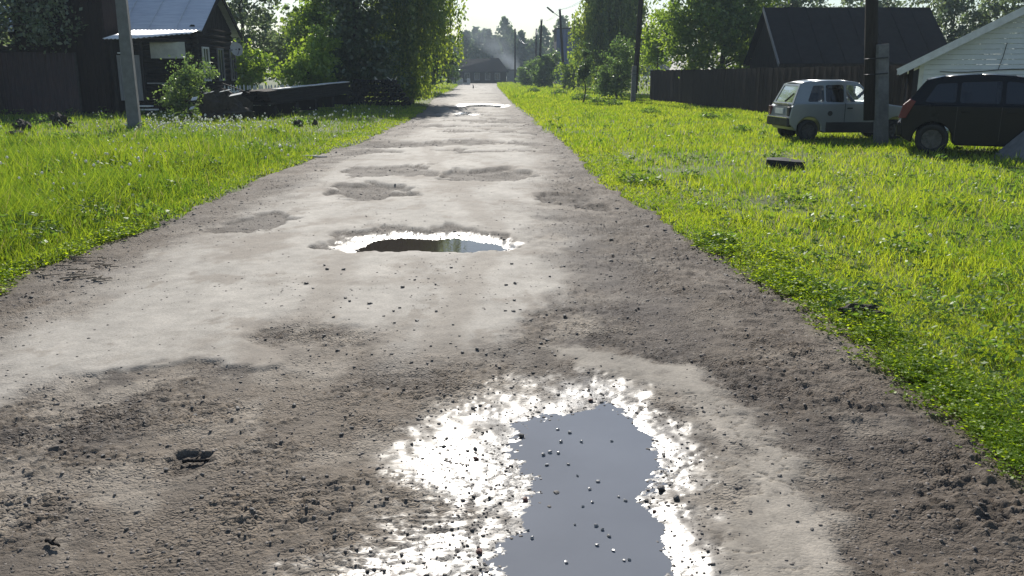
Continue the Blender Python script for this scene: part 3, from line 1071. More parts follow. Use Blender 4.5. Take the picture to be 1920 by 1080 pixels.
# ------------------------------------------------------------------ trees and bushes
def make_tree(name, label, loc, blobs, n_leaf, leaf, mat, trunk_h=2.0, trunk_r=0.15, group=None, weep=0.0, bark='bark', cat='tree', clump=0.45, seed=0, lean=(0, 0), nlimb=26, sparse=1.0, flat=0.4):
    rng = np.random.default_rng(100 + seed)
    x0, y0 = loc
    z0 = gz(x0, y0) - 0.05
    root = empty(name, (x0, y0, z0))
    B = np.array(blobs, dtype=float)
    vol = B[:, 3] * B[:, 4] * B[:, 5]
    nc = max(12, int(n_leaf / 42 * sparse))
    bi = rng.choice(len(B), nc, p=vol / vol.sum())
    d = unit(rng.normal(size=(nc, 3)))
    rad = rng.random(nc) ** (1 / 2.4)
    rad = rad * (1 + 0.16 * rng.normal(size=nc))
    cc = B[bi, :3] + d * rad[:, None] * B[bi, 3:6]
    cc[:, 2] = np.maximum(cc[:, 2], 0.15)
    per = n_leaf // nc
    ci = np.repeat(np.arange(nc), per)
    n = len(ci)
    if weep > 0:
        # hanging strands: leaves strung below each clump centre
        L = weep * (0.4 + 0.9 * rng.random(nc))
        t = rng.random(n)
        p = cc[ci].copy()
        p[:, 2] -= t * np.minimum(L[ci], np.maximum(p[:, 2] - 0.25, 0.1))
        p[:, 0] += rng.normal(size=n) * 0.09 + (0.12 * np.sin(ci * 1.7)) * t
        p[:, 1] += rng.normal(size=n) * 0.09 + (0.12 * np.cos(ci * 2.3)) * t
        a = unit(np.stack([rng.normal(size=n) * .45, rng.normal(size=n) * .45, -np.ones(n)], -1))
    else:
        cs = clump * (0.5 + rng.random(nc))
        p = cc[ci] + rng.normal(size=(n, 3)) * cs[ci][:, None] * np.array([0.55, 0.55, flat])
        a = unit(rng.normal(size=(n, 3)) + np.array([0, 0, -0.25]))
    p[:, 2] = np.maximum(p[:, 2], 0.05)
    b = unit(np.cross(a, rng.normal(size=(n, 3)) + np.array([0, 0, 0.9])))
    s = leaf * (0.55 + 0.8 * rng.random(n))
    V, F = quads_from(p, a * s[:, None] * 0.62, b * s[:, None] * 0.40)
    link('crown', arr_mesh('crown', V, F), mat, root)
    # trunk and limbs
    mb = MB()
    top = B[:, 2].max() + 0.3 * B[np.argmax(B[:, 2]), 5]
    cx, cy_ = np.average(B[:, 0], weights=vol), np.average(B[:, 1], weights=vol)
    k = 6
    spine = []
    for i in range(k + 1):
        t = i / k
        spine.append((lean[0] * t + cx * t * 0.8 + 0.08 * math.sin(i * 2.1 + seed), lean[1] * t + cy_ * t * 0.8 + 0.08 * math.cos(i * 1.7), top * t))
    mb.tube(spine, [trunk_r * (1.25 if i == 0 else 1 - 0.8 * i / k) for i in range(k + 1)], 9)
    for j in range(min(nlimb, nc)):
        e = cc[j]
        t = np.clip(trunk_h / top + 0.7 * (e[2] / top - trunk_h / top) - 0.05, 0.12, 0.95)
        f = t * k
        i0 = min(int(f), k - 1)
        s0 = Vector(spine[i0]).lerp(Vector(spine[i0 + 1]), f - i0)
        e_ = Vector(e)
        midp = s0.lerp(e_, 0.5) + Vector((0, 0, 0.12 * (e_ - s0).length))
        r0 = trunk_r * 0.38 * (1 - 0.5 * t)
        mb.tube([s0, midp, e_], [r0, r0 * 0.6, r0 * 0.2], 5, cap=False)
    mb.build('trunk', M[bark], root, smooth=True)
    tag(root, label, cat, group)
    return root

GT = 'trees along the village street'
GB = 'bushes along the village street'
# left side
make_tree('garden_tree', 'dark leafy tree overhanging the maroon fence at the photo edge', (-19.6, 33.2),
          [(0.6, 0, 4.6, 2.9, 2.2, 2.1), (-1.2, 0, 6.2, 2.6, 2.2, 2.0), (2.0, -0.3, 3.6, 1.4, 1.2, 1.0), (-2.4, 0, 3.4, 1.8, 1.6, 1.2)], 13000, 0.13, M['leaf_grey'], 2.2, 0.17, GT, seed=1)
make_tree('garden_tree', 'loose grey-green tree beside the gable of the metal-roofed house', (-15.2, 50),
          [(0, 0, 6.0, 2.1, 2.0, 3.0), (0.4, 0, 3.2, 2.4, 2, 2), (-0.8, 0, 8.0, 1.5, 1.4, 1.8)], 8000, 0.19, M['leaf_grey'], 2.5, 0.15, GT, seed=2)
make_tree('garden_tree', 'mid-green tree rising behind the lime bush near the picket fence', (-11.6, 54),
          [(0, 0, 4.5, 2.4, 2.2, 2.6), (0.8, 0, 6.8, 1.7, 1.6, 1.4), (-1.3, 0, 2.6, 1.9, 1.6, 1.7)], 11000, 0.19, M['leaf_mid'], 2.0, 0.16, GT, seed=3)
make_tree('garden_tree', 'thin tall tree against the sky between house and dark tree', (-13.4, 66),
          [(0, 0, 8.2, 1.6, 1.5, 2.6), (0.5, 0, 5, 2.2, 2, 2.4)], 6000, 0.22, M['leaf_grey'], 3, 0.14, GT, seed=4)
make_tree('garden_bush', 'lime green bush in front of the blue-grey gable wall', (-12.6, 41.5),
          [(0, 0, 1.5, 1.0, 0.9, 1.3), (0.7, -0.2, 1.9, 0.9, 0.8, 0.7)], 3600, 0.15, M['leaf_lime'], 0.7, 0.06, GB, cat='bush', seed=5, clump=0.3)
make_tree('garden_bush', 'tall yellow-green bush behind the board stack', (-10.0, 44.5),
          [(0, 0, 2.0, 1.3, 1.2, 1.7), (0.5, 0, 3.1, 0.9, 0.8, 0.8), (-0.5, 0, 1.4, 1.2, 1, 1.1)], 5200, 0.15, M['leaf_lime'], 0.9, 0.07, GB, cat='bush', seed=6, clump=0.33)
make_tree('garden_bush', 'grey-green bush growing by the grey pole and the porch', (-11.35, 30.6),
          [(0, 0, 1.0, 0.75, 0.6, 0.95), (0.35, 0, 1.6, 0.6, 0.5, 0.55), (0.55, 0, 0.7, 0.6, 0.5, 0.6), (-0.5, 0, 0.6, 0.6, 0.5, 0.5)], 4200, 0.085, M['bush_leaf'], 0.5, 0.045, GB, cat='bush', seed=7, clump=0.24)
make_tree('broadleaf_tree', 'big dark dense tree behind the end of the board stack', (-8.3, 47),
          [(0, 0, 4.2, 1.9, 1.8, 3.4), (0.3, 0, 8, 2.3, 2.2, 3.2), (-0.9, 0, 6.8, 1.3, 1.4, 2.2), (0.8, -0.2, 2.0, 1.8, 1.6, 1.6), (-0.8, 0, 2.0, 1.2, 1.2, 1.6)], 26000, 0.18, M['leaf_dark'], 2.0, 0.24, GT, seed=8, clump=0.5)
make_tree('weeping_birch', 'weeping birch hanging over the road edge beside the dark tree', (-5.9, 50.5),
          [(0, 0, 9.0, 2.7, 2.6, 3.4), (0.9, 0, 6.2, 2.3, 2.2, 2.0), (-0.8, 0, 4.6, 2.1, 1.9, 2.0), (-0.5, -0.3, 2.4, 1.7, 1.5, 1.5)], 42000, 0.14, M['leaf_birch'], 3.0, 0.2, GT, weep=3.6, bark='birch_bark', seed=9)
make_tree('broadleaf_tree', 'dark tree shading the far road behind the weeping birch', (-7.6, 78),
          [(0, 0, 4.4, 2.6, 2.4, 3.2), (0.6, 0, 2.2, 2.3, 2.0, 1.8), (-1.2, 0, 7.5, 2.4, 2.2, 2.6)], 13000, 0.22, M['leaf_dark'], 2.0, 0.2, GT, seed=10)
make_tree('broadleaf_tree', 'dark tree at the far road bend nearest the pale block stack', (-9.6, 104),
          [(0, 0, 4.0, 3.0, 2.4, 3.0), (1.4, 0, 2.4, 2.2, 2.0, 1.9), (-0.6, 0, 7.4, 2.5, 2.2, 2.4)], 10000, 0.26, M['leaf_dark'], 2.0, 0.2, GT, seed=11)
make_tree('garden_tree', 'distant garden tree filling the gap behind the big dark tree', (-16.5, 74),
          [(0, 0, 4.0, 3.4, 2.4, 3.2), (3.2, 0, 3.6, 2.8, 2.4, 3.0), (-3, 0, 3.4, 3.0, 2.4, 2.8)], 12000, 0.24, M['leaf_dark'], 2.0, 0.2, GT, seed=12)
# right side
make_tree('weeping_willow', 'tall drooping yellow-green tree behind the timber pole', (8.7, 76),
          [(0, 0, 9.5, 2.9, 2.6, 4.2), (-1.2, 0, 6.4, 2.4, 2.2, 2.6), (0.8, 0, 5.0, 2.4, 2.0, 2.2)], 44000, 0.19, M['leaf_birch'], 3.0, 0.22, GT, weep=4.4, seed=13)
make_tree('broadleaf_tree', 'big bright green tree standing behind the brown board fence', (11.9, 49.8),
          [(0, 0, 4.4, 2.7, 2.3, 2.8), (-1.9, 0, 3.9, 1.9, 1.6, 2.3), (-0.9, 0, 6.6, 1.8, 1.6, 1.6), (1.1, 0, 6.4, 2.0, 1.9, 1.6), (1.7, 0, 3.4, 1.7, 1.5, 1.9)], 28000, 0.17, M['leaf_mid'], 2.0, 0.2, GT, seed=14, clump=0.5)
make_tree('roadside_bush', 'leafy pale green bush left of the timber pole base', (7.0, 58.5),
          [(0, 0, 1.6, 1.2, 1.0, 1.6), (0.5, 0, 3.0, 0.9, 0.9, 1.1), (-0.6, 0, 1.0, 0.9, 0.8, 0.9)], 5000, 0.14, M['bush_leaf'], 0.8, 0.07, GB, cat='bush', seed=15, clump=0.33)
make_tree('roadside_bush', 'lime leaves spilling over the fence corner beside the timber pole', (9.3, 57.0),
          [(0, 0, 3.2, 1.1, 1.0, 1.5), (0.6, 0, 4.6, 1.3, 1.0, 1.2)], 5000, 0.15, M['leaf_lime'], 1.5, 0.08, GB, cat='bush', seed=16, clump=0.36)
make_tree('young_tree', 'small dark young tree on a thin stem in the grass', (4.15, 50.0),
          [(0, 0, 2.0, 0.34, 0.34, 0.75), (0.1, 0, 2.8, 0.22, 0.2, 0.5), (-0.22, 0, 1.7, 0.25, 0.25, 0.4)], 1500, 0.10, M['leaf_dark'], 1.0, 0.045, GT, seed=17, clump=0.2)
make_tree('roadside_bush', 'dark bush round the foot of the lamp pole', (6.4, 92),
          [(0, 0, 1.7, 1.5, 1.2, 1.7), (1.1, 0, 2.2, 1.2, 1.0, 1.8)], 5200, 0.2, M['leaf_mid'], 0.8, 0.08, GB, cat='bush', seed=18)
make_tree('roadside_bush', 'round far bush between the two middle poles', (3.9, 108),
          [(0, 0, 1.8, 1.9, 1.4, 1.9), (0.8, 0, 3.2, 1.3, 1.1, 1.4)], 5200, 0.24, M['bush_leaf'], 0.8, 0.08, GB, cat='bush', seed=19)
make_tree('roadside_bush', 'far bush nearest the smoking house', (2.2, 128),
          [(0, 0, 1.5, 1.5, 1.3, 1.6), (0.9, 0, 2.4, 1.3, 1.1, 1.3)], 3600, 0.27, M['bush_leaf'], 0.8, 0.08, GB, cat='bush', seed=20)
make_tree('broadleaf_tree', 'dark grey-green tree below the blue wall building', (9.6, 112),
          [(0, 0, 3.0, 2.4, 2.0, 2.8), (1.8, 0, 5, 2.0, 1.7, 2.6)], 8000, 0.25, M['leaf_mid'], 1.5, 0.12, GT, seed=21)
for k, (tx, ty, th) in enumerate([(19.0, 62, 8.6), (24.0, 60, 8.0), (28.0, 57, 8.2), (31.5, 55, 8.6), (37.0, 56, 9.6), (15.5, 66, 9.2)]):
    lab = ['grey-green treetop just left of the twin poles above the dark roof', 'treetop above the middle of the dark barn roof', 'treetop above the right end of the dark barn roof',
           'leafy treetop between dark barn roof and white gable', 'yellowish treetop over the sloping eave of the white gable', 'treetop over the left gable of the dark barn'][k]
    make_tree('orchard_tree', lab, (tx, ty), [(0, 0, th * 0.72, 2.6, 2.0, th * 0.26), (0.8, 0, th * 0.45, 2.5, 2.0, th * 0.3)], 7000, 0.2,
              M['leaf_grey'] if k != 4 else M['leaf_lime'], 2.0, 0.14, GT, seed=30 + k, clump=0.5)

def build_forest():
    rng = np.random.default_rng(77)
    C, A, B = [], [], []
    mb = MB()
    for j in range(75):
        x = -62 + 104 * (j + rng.random()) / 75
        y = 225 + 60 * rng.random()
        h = 9.5 + 4.5 * rng.random() + (3 if rng.random() < 0.14 else 0)
        conifer = rng.random() < 0.35
        n = 950
        t = rng.random(n)
        r = (2.6 * (1 - t) ** 0.8 + 0.25) if conifer else 3.1 * np.sqrt(np.clip(1 - (2 * t - 0.9) ** 2 * 0.9, 0.02, 1))
        th = rng.random(n) * 2 * np.pi
        q = np.sqrt(rng.random(n))
        zz = h * (0.14 + 0.86 * t)
        C.append(np.stack([x + r * q * np.cos(th), y + r * q * np.sin(th), zz], -1) + rng.normal(size=(n, 3)) * 0.25)
        a = unit(rng.normal(size=(n, 3)))
        b = unit(np.cross(a, rng.normal(size=(n, 3))))
        s = 0.5 * (0.6 + 0.8 * rng.random(n))
        A.append(a * s[:, None]); B.append(b * (s * 0.7)[:, None])
    V, F = quads_from(np.concatenate(C), np.concatenate(A), np.concatenate(B))
    o = link('forest', arr_mesh('forest', V, F), M['leaf_far'])
    tag(o, 'hazy blue-green forest behind the far house', 'forest', kind='stuff')
build_forest()

# ------------------------------------------------------------------ buildings
def gable_roof(parent, name, x0, x1, ya, yb, ze, zr, over, mat, thick=0.08, sheets=None, seam=True):
    """two slopes with the ridge along X, built of overlapping sheets, each a piece"""
    ym = (ya + yb) / 2
    roof = empty(name, (0, 0, 0)) if False else None
    slope = (zr - ze) / (ym - ya)
    base = None
    n = sheets or max(1, round((x1 - x0 + 2 * over) / 1.1))
    w = (x1 - x0 + 2 * over) / n
    for side in (0, 1):
        ye = ya - over if side == 0 else yb + over
        zee = ze - slope * over
        for i in range(n):
            xa = x0 - over + i * w
            dz = 0.006 * (i % 2) + random.uniform(0, 0.012)
            mb = MB()
            P = lambda x, y, z: (x, y, z)
            a1 = [(xa, ye, zee + dz), (xa + w - 0.006, ye, zee + dz), (xa + w - 0.006, ym, zr + dz), (xa, ym, zr + dz)]
            vs_ = a1 + [(p[0], p[1], p[2] + thick) for p in a1]
            mb.add(vs_, [(0, 1, 2, 3), (7, 6, 5, 4), (0, 4, 5, 1), (1, 5, 6, 2), (2, 6, 7, 3), (3, 7, 4, 0)])
            if seam:
                p, q = Vector(vs_[4]), Vector(vs_[7])
                mb.bar(p + Vector((0.02, 0, 0.015)), q + Vector((0.02, 0, 0.015)), 0.03, 0.05)
            if base is None:
                base = mb.build(name, mat, parent)
            else:
                mb.build('roof_sheet', mat, base)
    return base

def window(parent, loc, w, h, normal, frame_w=0.07, mat='white_paint'):
    """framed window set on a wall; normal 'y-' or 'x+'"""
    f = MB()
    x, y, z = loc
    def P(a, b, d):
        return (x + a, y - d, z + b) if normal == 'y-' else (x + d, y + a, z + b)
    def slab(a0, a1, b0, b1, d0, d1, mb):
        ps = [P(a, b, d) for d in (d0, d1) for b in (b0, b1) for a in (a0, a1)]
        mb.add(ps, [(0, 2, 3, 1), (4, 5, 7, 6), (0, 1, 5, 4), (2, 6, 7, 3), (0, 4, 6, 2), (1, 3, 7, 5)])
    slab(-w / 2 - frame_w, -w / 2, -h / 2 - frame_w, h / 2 + frame_w, 0.0, 0.06, f)
    slab(w / 2, w / 2 + frame_w, -h / 2 - frame_w, h / 2 + frame_w, 0.0, 0.06, f)
    slab(-w / 2, w / 2, h / 2, h / 2 + frame_w, 0.0, 0.057, f)
    slab(-w / 2, w / 2, -h / 2 - frame_w, -h / 2, 0.0, 0.075, f)
    slab(-0.02, 0.02, -h / 2, h / 2, 0.02, 0.045, f)
    fo = f.build('window', M[mat], parent)
    g = MB()
    slab(-w / 2 + 0.001, w / 2 - 0.001, -h / 2 + 0.001, h / 2 - 0.001, 0.008, 0.016, g)
    g.build('pane', M['window_glass'], fo)
    return fo
M['window_glass'] = mk('window_glass', (0.02, 0.024, 0.028), (0.015, 0.018, 0.02), 0.12, 2, spec=0.8)

# --- metal-roofed house on the left
def left_house():
    x0, x1, ya, yb, ze, zr = -21.0, -12.95, 36.2, 40.6, 3.55, 5.03
    root = empty('village_house', ((x0 + x1) / 2, (ya + yb) / 2, 0))
    inv = Vector(root.location)
    def put(mb, name, mat, parent=root, **k):
        o = mb.build(name, mat, parent, **k)
        if parent is root:
            o.location = -inv
        return o
    # log walls: the gable towards the road and the front, log by log
    z = 0.0
    first = None
    while z < ze - 0.05:
        mb = MB()
        r = 0.125
        mb.tube([(x0, ya, z + r), (x1 + 0.12, ya, z + r)], r, 8)
        o = put(mb, 'log', M['old_wood'], smooth=True)
        mb = MB()
        mb.tube([(x1, ya - 0.12, z + r + 0.06), (x1, yb + 0.12, z + r + 0.06)], r, 8)
        o = put(mb, 'log', M['old_wood'], smooth=True)
        z += 0.235
    mb = MB()
    mb.box(((x0 + x1) / 2, yb, ze / 2), (x1 - x0 - 0.3, 0.2, ze))
    mb.box((x0 + 0.05, (ya + yb) / 2, ze / 2), (0.2, yb - ya - 0.3, ze))
    put(mb, 'wall', M['old_wood'])
    # boarded gable triangle, board by board
    ym = (ya + yb) / 2
    nb = 24
    for i in range(nb):
        y0 = ya + (yb - ya) * i / nb
        y1 = y0 + (yb - ya) / nb - 0.01
        zt0 = ze + (zr - ze) * (1 - abs((y0 - ym) / (ym - ya)))
        zt1 = ze + (zr - ze) * (1 - abs((y1 - ym) / (ym - ya)))
        mb = MB()
        xx = x1 + 0.13 + 0.004 * (i % 3)
        mb.add([(xx - .03, y0, ze), (xx - .03, y1, ze), (xx - .03, y1, zt1), (xx - .03, y0, zt0), (xx, y0, ze), (xx, y1, ze), (xx, y1, zt1), (xx, y0, zt0)],
               [(0, 3, 2, 1), (4, 5, 6, 7), (0, 1, 5, 4), (1, 2, 6, 5), (2, 3, 7, 6), (3, 0, 4, 7)])
        put(mb, 'gable_board', M['old_wood'])
    rf = gable_roof(root, 'roof', x0, x1 + 0.1, ya, yb, ze, zr, 0.38, M['galv'], 0.03)
    rf.location = -inv
    # verge board
    mb = MB()
    sl_ = (zr - ze) / (ym - ya)
    mb.bar((x1 + 0.50, ya - 0.4, ze - 0.4 * sl_ - 0.06), (x1 + 0.50, ym, zr - 0.06), 0.04, 0.2)
    mb.bar((x1 + 0.50, yb + 0.4, ze - 0.4 * sl_ - 0.06), (x1 + 0.50, ym + 0.001, zr - 0.06), 0.04, 0.2)
    put(mb, 'verge_board', M['old_wood'])
    # corrugated porch roof, sagging towards the road corner
    n = 150
    V, F = [], []
    xa, xb = -15.35, -12.55
    for i in range(n + 1):
        t = i / n
        x = xa + (xb - xa) * t
        c = 0.016 * math.cos(2 * math.pi * x / 0.155)
        yf = 33.3 + 1.5 * sstep(0.25, 1.05, t)
        zf = 2.93 + 0.26 * sstep(0.25, 1.05, t)
        V += [(x, float(yf), float(zf) + c), (x, 36.02, 3.40 + c)]
    for i in range(n):
        F.append((2 * i, 2 * i + 2, 2 * i + 3, 2 * i + 1))
    mb = MB().add(V, F)
    o = put(mb, 'porch_roof', M['galv_bright'], smooth=True)
    o['label'] = 'bright sagging corrugated porch roof'
    m = o.modifiers.new('thickness', 'SOLIDIFY')
    m.thickness = 0.008
    # porch: plastered panel, board screen, posts, beam
    mb = MB(); mb.box((-13.45, 34.6, 2.55), (1.35, 0.06, 0.62)); o = put(mb, 'porch_panel', M['plaster'])
    for i in range(9):
        mb = MB(); mb.box((-15.05 + i * 0.1, 33.75 + 0.006 * (i % 2), 1.5), (0.092, 0.03, 1.7)); put(mb, 'screen_board', M['grey_boards'])
    for px_ in (-15.25, -14.15, -12.78):
        mb = MB(); mb.box((px_, 33.75 + (0.95 if px_ > -13.5 else 0), 1.42), (0.11, 0.11, 2.84)); put(mb, 'porch_post', M['old_wood'])
    mb = MB(); mb.bar((-15.3, 33.75, 2.88), (-12.7, 34.75, 2.92), 0.1, 0.12); put(mb, 'porch_beam', M['old_wood'])
    mb = MB(); mb.box((-13.75, 33.9, 1.30), (0.6, 0.25, 0.05)); put(mb, 'shelf', M['grey_boards'])
    mb = MB(); mb.box((-14.75, 33.6, 2.42), (0.4, 0.18, 0.04)); put(mb, 'shelf', M['white_paint'])
    # gable window with pale frame, corner trims
    w_ = window(root, (x1 + 0.13, ya + 0.75, 2.05), 0.62, 1.25, 'x+')
    w_.location = Vector(w_.location) - inv
    for yy in (ya + 2.6, ya + 4.3):
        w_ = window(root, (x1 + 0.13, yy, 2.05), 0.62, 1.25, 'x+', mat='grey_boards')
        w_.location = -inv
    tag(root, 'dark timber house with grey metal roof and sagging bright porch roof', 'house')
    # satellite dish on the gable
    d = empty('satellite_dish', (x1 + 0.30, ya + 4.4, 2.75))
    mb = MB()
    k = 20
    ring = []
    V, F = [(0.0, 0, 0)], []
    for rr, dx in ((0.12, 0.01), (0.22, 0.035), (0.30, 0.065)):
        for i in range(k):
            a = 2 * math.pi * i / k
            V.append((dx, rr * math.cos(a), rr * math.sin(a) * 1.08))
    for i in range(k):
        F.append((0, 1 + i, 1 + (i + 1) % k))
        for q in range(2):
            F.append((1 + q * k + i, 1 + (q + 1) * k + i, 1 + (q + 1) * k + (i + 1) % k, 1 + q * k + (i + 1) % k))
    o = MB().add(V, F).build('reflector', M['dish'], d, smooth=True)
    o.rotation_euler = (0, R(-15), R(-50))
    mb = MB(); mb.bar((-0.2, 0, -0.12), (0.02, 0, 0), 0.04, 0.04); mb.build('bracket', M['plastic'], d)
    mb = MB(); mb.bar((0.05, -0.02, -0.28), (0.24, -0.28, -0.02), 0.02, 0.02); mb.box((0.24, -0.28, 0), (0.07, 0.07, 0.07)); mb.build('receiver_arm', M['plastic'], d)
    tag(d, 'small grey satellite dish on the gable of the metal-roofed house', 'satellite dish')
left_house()

# --- tall dark plank shed left of the house
def tall_shed():
    xa, xb, y, yd, h = -19.2, -15.75, 34.3, 35.7, 6.2
    root = empty('plank_shed', ((xa + xb) / 2, y, 0))
    n = 22
    for i in range(n):
        w = (xb - xa) / n
        mb = MB()
        mb.box((xa + w * (i + 0.5) - (xa + xb) / 2, 0.008 * (i % 2), h / 2 + 0.03 * math.sin(i * 5.1)), (w - 0.012, 0.035, h))
        mb.build('plank', M['brown_boards'], root)
    for i in range(9):
        w = (yd - y) / 9
        mb = MB()
        mb.box(((xb - xa) / 2 + 0.02, w * (i + 0.5) + 0.03, h / 2), (0.035, w - 0.012, h - 0.04))
        mb.build('plank', M['brown_boards'], root)
    mb = MB(); mb.box((0, (yd - y) / 2 + 0.04, h / 2 - 0.1), (xb - xa - 0.1, yd - y - 0.12, h - 0.2)); mb.build('wall', M['dark_void'], root)
    mb = MB(); mb.box((0, (yd - y) / 2, h + 0.12), (xb - xa + 0.5, yd - y + 0.5, 0.08)); mb.build('roof', M['dark_roof'], root)
    tag(root, 'tall dark plank shed standing against the metal-roofed house', 'shed')
tall_shed()

# --- brown/maroon fences
def plank_fence(name, label, pts, h, pw, mat, top_jit=0.02):
    root = empty(name, (pts[0][0], pts[0][1], 0))
    o0 = Vector((pts[0][0], pts[0][1], 0))
    pm = None
    for (ax, ay), (bx, by) in zip(pts[:-1], pts[1:]):
        a, b = Vector((ax, ay, 0)), Vector((bx, by, 0))
        L = (b - a).length
        d = (b - a) / L
        ang = math.atan2(d.y, d.x)
        n = int(L / pw)
        if pm is None:
            mbp = MB(); mbp.box((0, 0, h / 2), (pw - 0.012, 0.028, h)); pm = mbp.mesh('plank'); pm.materials.append(mat)
        for i in range(n):
            p = a + d * (i + 0.5) * (L / n)
            o = bpy.data.objects.new('plank', pm)
            COL.objects.link(o)
            o.parent = root
            o.location = p - o0 + Vector((0, 0, random.uniform(-top_jit, top_jit) - 0.02)) + Vector((-d.y, d.x, 0)) * random.uniform(-0.008, 0.008)
            o.rotation_euler = (0, random.uniform(-0.012, 0.012), ang)
        nrm = Vector((-d.y, d.x, 0))
        for zz in (0.4, h - 0.35):
            mb = MB()
            mb.bar(a - o0 + nrm * 0.06 + Vector((0, 0, zz)), b - o0 + nrm * 0.06 + Vector((0, 0, zz)), 0.05, 0.09)
            mb.build('rail', mat, root)
        k = max(1, int(L / 2.6))
        for i in range(k + 1):
            p = a + d * L * i / k - o0 + nrm * 0.14
            mb = MB(); mb.box((p.x, p.y, h / 2 - 0.05), (0.1, 0.1, h)); mb.build('post', mat, root)
    tag(root, label, 'fence')
plank_fence('board_fence', 'dark brown board fence running from the timber pole behind the cars', [(8.75, 55.5), (10.75, 36.2), (11.75, 26.2)], 1.92, 0.2, M['brown_boards'])

def sheet_fence():
    ax, bx, y, h = -25.2, -16.7, 33.9, 2.45
    y = 35.9 - 2.2
    root = empty('sheet_fence', (ax, y, 0))
    n = 7
    w = (bx - ax) / n
    for i in range(n):
        mb = MB()
        k = 20
        V = []
        for j in range(k + 1):
            x = w * i + w * j / k
            off = 0.018 if (j // 1) % 4 in (0, 1) else -0.018
            V += [(x, off - 0.003 * (i % 2), 0.02), (x, off - 0.003 * (i % 2), h + 0.02 * math.sin(i * 3))]
        F = [(2 * j, 2 * j + 2, 2 * j + 3, 2 * j + 1) for j in range(k)]
        o = mb.add(V, F).build('panel', M['maroon_metal'], root)
        m = o.modifiers.new('thickness', 'SOLIDIFY'); m.thickness = 0.004
    for i in range(n + 1):
        mb = MB(); mb.box((w * i, 0.08, h / 2), (0.07, 0.07, h)); mb.build('post', M['plastic'], root)
    mb = MB(); mb.bar((0, 0.05, h - 0.3), (bx - ax, 0.05, h - 0.3), 0.04, 0.05); mb.build('rail', M['plastic'], root)
    tag(root, 'dark maroon corrugated sheet fence left of the plank shed', 'fence')
sheet_fence()

def picket_fence():
    ax, ay = -12.6, 38.2
    bx, by = -9.7, 40.6
    root = empty('picket_fence', (ax, ay, 0))
    d = Vector((bx - ax, by - ay, 0))
    L = d.length
    d.normalize()
    mb = MB()
    w, h = 0.07, 1.18
    mb.prism([(-w / 2, 0), (w / 2, 0), (w / 2, h - 0.08), (0, h), (-w / 2, h - 0.08)], lambda p, q: (p, -0.01, q), lambda p, q: (p, 0.01, q))
    pm = mb.mesh('slat')
    pm.materials.append(M['white_paint'])
    n = 26
    for i in range(n):
        o = bpy.data.objects.new('slat', pm)
        COL.objects.link(o)
        o.parent = root
        o.location = d * (L * (i + 0.5) / n) + Vector((0, 0, random.uniform(0.0, 0.05)))
        o.rotation_euler = (0, random.uniform(-0.04, 0.04), math.atan2(d.y, d.x))
    for zz in (0.35, 0.9):
        mb = MB(); mb.bar(Vector((0, 0.03, zz)), d * L + Vector((0, 0.03, zz)), 0.03, 0.06); mb.build('rail', M['white_paint'], root)
    tag(root, 'pale picket fence between the house gable and the board stack', 'fence')
picket_fence()

# --- dark barn on the right behind the board fence
def dark_barn():
    x0, x1, ya, yb, ze, zr = 12.95, 20.7, 42.0, 48.0, 2.35, 4.85
    root = empty('dark_barn', ((x0 + x1) / 2, (ya + yb) / 2, 0))
    inv = Vector(root.location)
    def put(mb, name, mat):
        o = mb.build(name, mat, root); o.location = -inv; return o
    n = 46
    for i in range(n):
        w = (x1 - x0) / n
        mb = MB(); mb.box((x0 + w * (i + .5), ya + 0.01 * (i % 2), ze / 2), (w - 0.01, 0.04, ze)); put(mb, 'wall_board', M['old_wood'])
    ym = (ya + yb) / 2
    n = 30
    for i in range(n):
        w = (yb - ya) / n
        y0, y1 = ya + i * w, ya + (i + 1) * w - 0.01
        f = lambda y: ze + (zr - ze) * (1 - abs((y - ym) / (ym - ya))) - 0.02
        mb = MB()
        xx = x0 - 0.01 * (i % 2)
        mb.add([(xx, y0, 0), (xx, y1, 0), (xx, y1, f(y1)), (xx, y0, f(y0)), (xx + .04, y0, 0), (xx + .04, y1, 0), (xx + .04, y1, f(y1)), (xx + .04, y0, f(y0))],
               [(0, 1, 2, 3), (7, 6, 5, 4), (0, 4, 5, 1), (1, 5, 6, 2), (2, 6, 7, 3), (3, 7, 4, 0)])
        put(mb, 'gable_board', M['old_wood'])
    mb = MB()
    mb.box(((x0 + x1) / 2, yb, ze / 2), (x1 - x0 - 0.1, 0.1, ze)); mb.box((x1, ym, ze / 2), (0.1, yb - ya - 0.2, ze))
    put(mb, 'wall', M['old_wood'])
    rf = gable_roof(root, 'roof', x0, x1, ya, yb, ze, zr, 0.3, M['dark_roof'], 0.05)
    rf.location = -inv
    mb = MB()
    sl_ = (zr - ze) / (ym - ya)
    mb.bar((x0 - 0.34, ya - 0.32, ze - 0.32 * sl_), (x0 - 0.34, ym, zr), 0.05, 0.16)
    put(mb, 'verge_board', M['grey_boards'])
    tag(root, 'dark barn with long black roof behind the brown board fence', 'barn')
dark_barn()

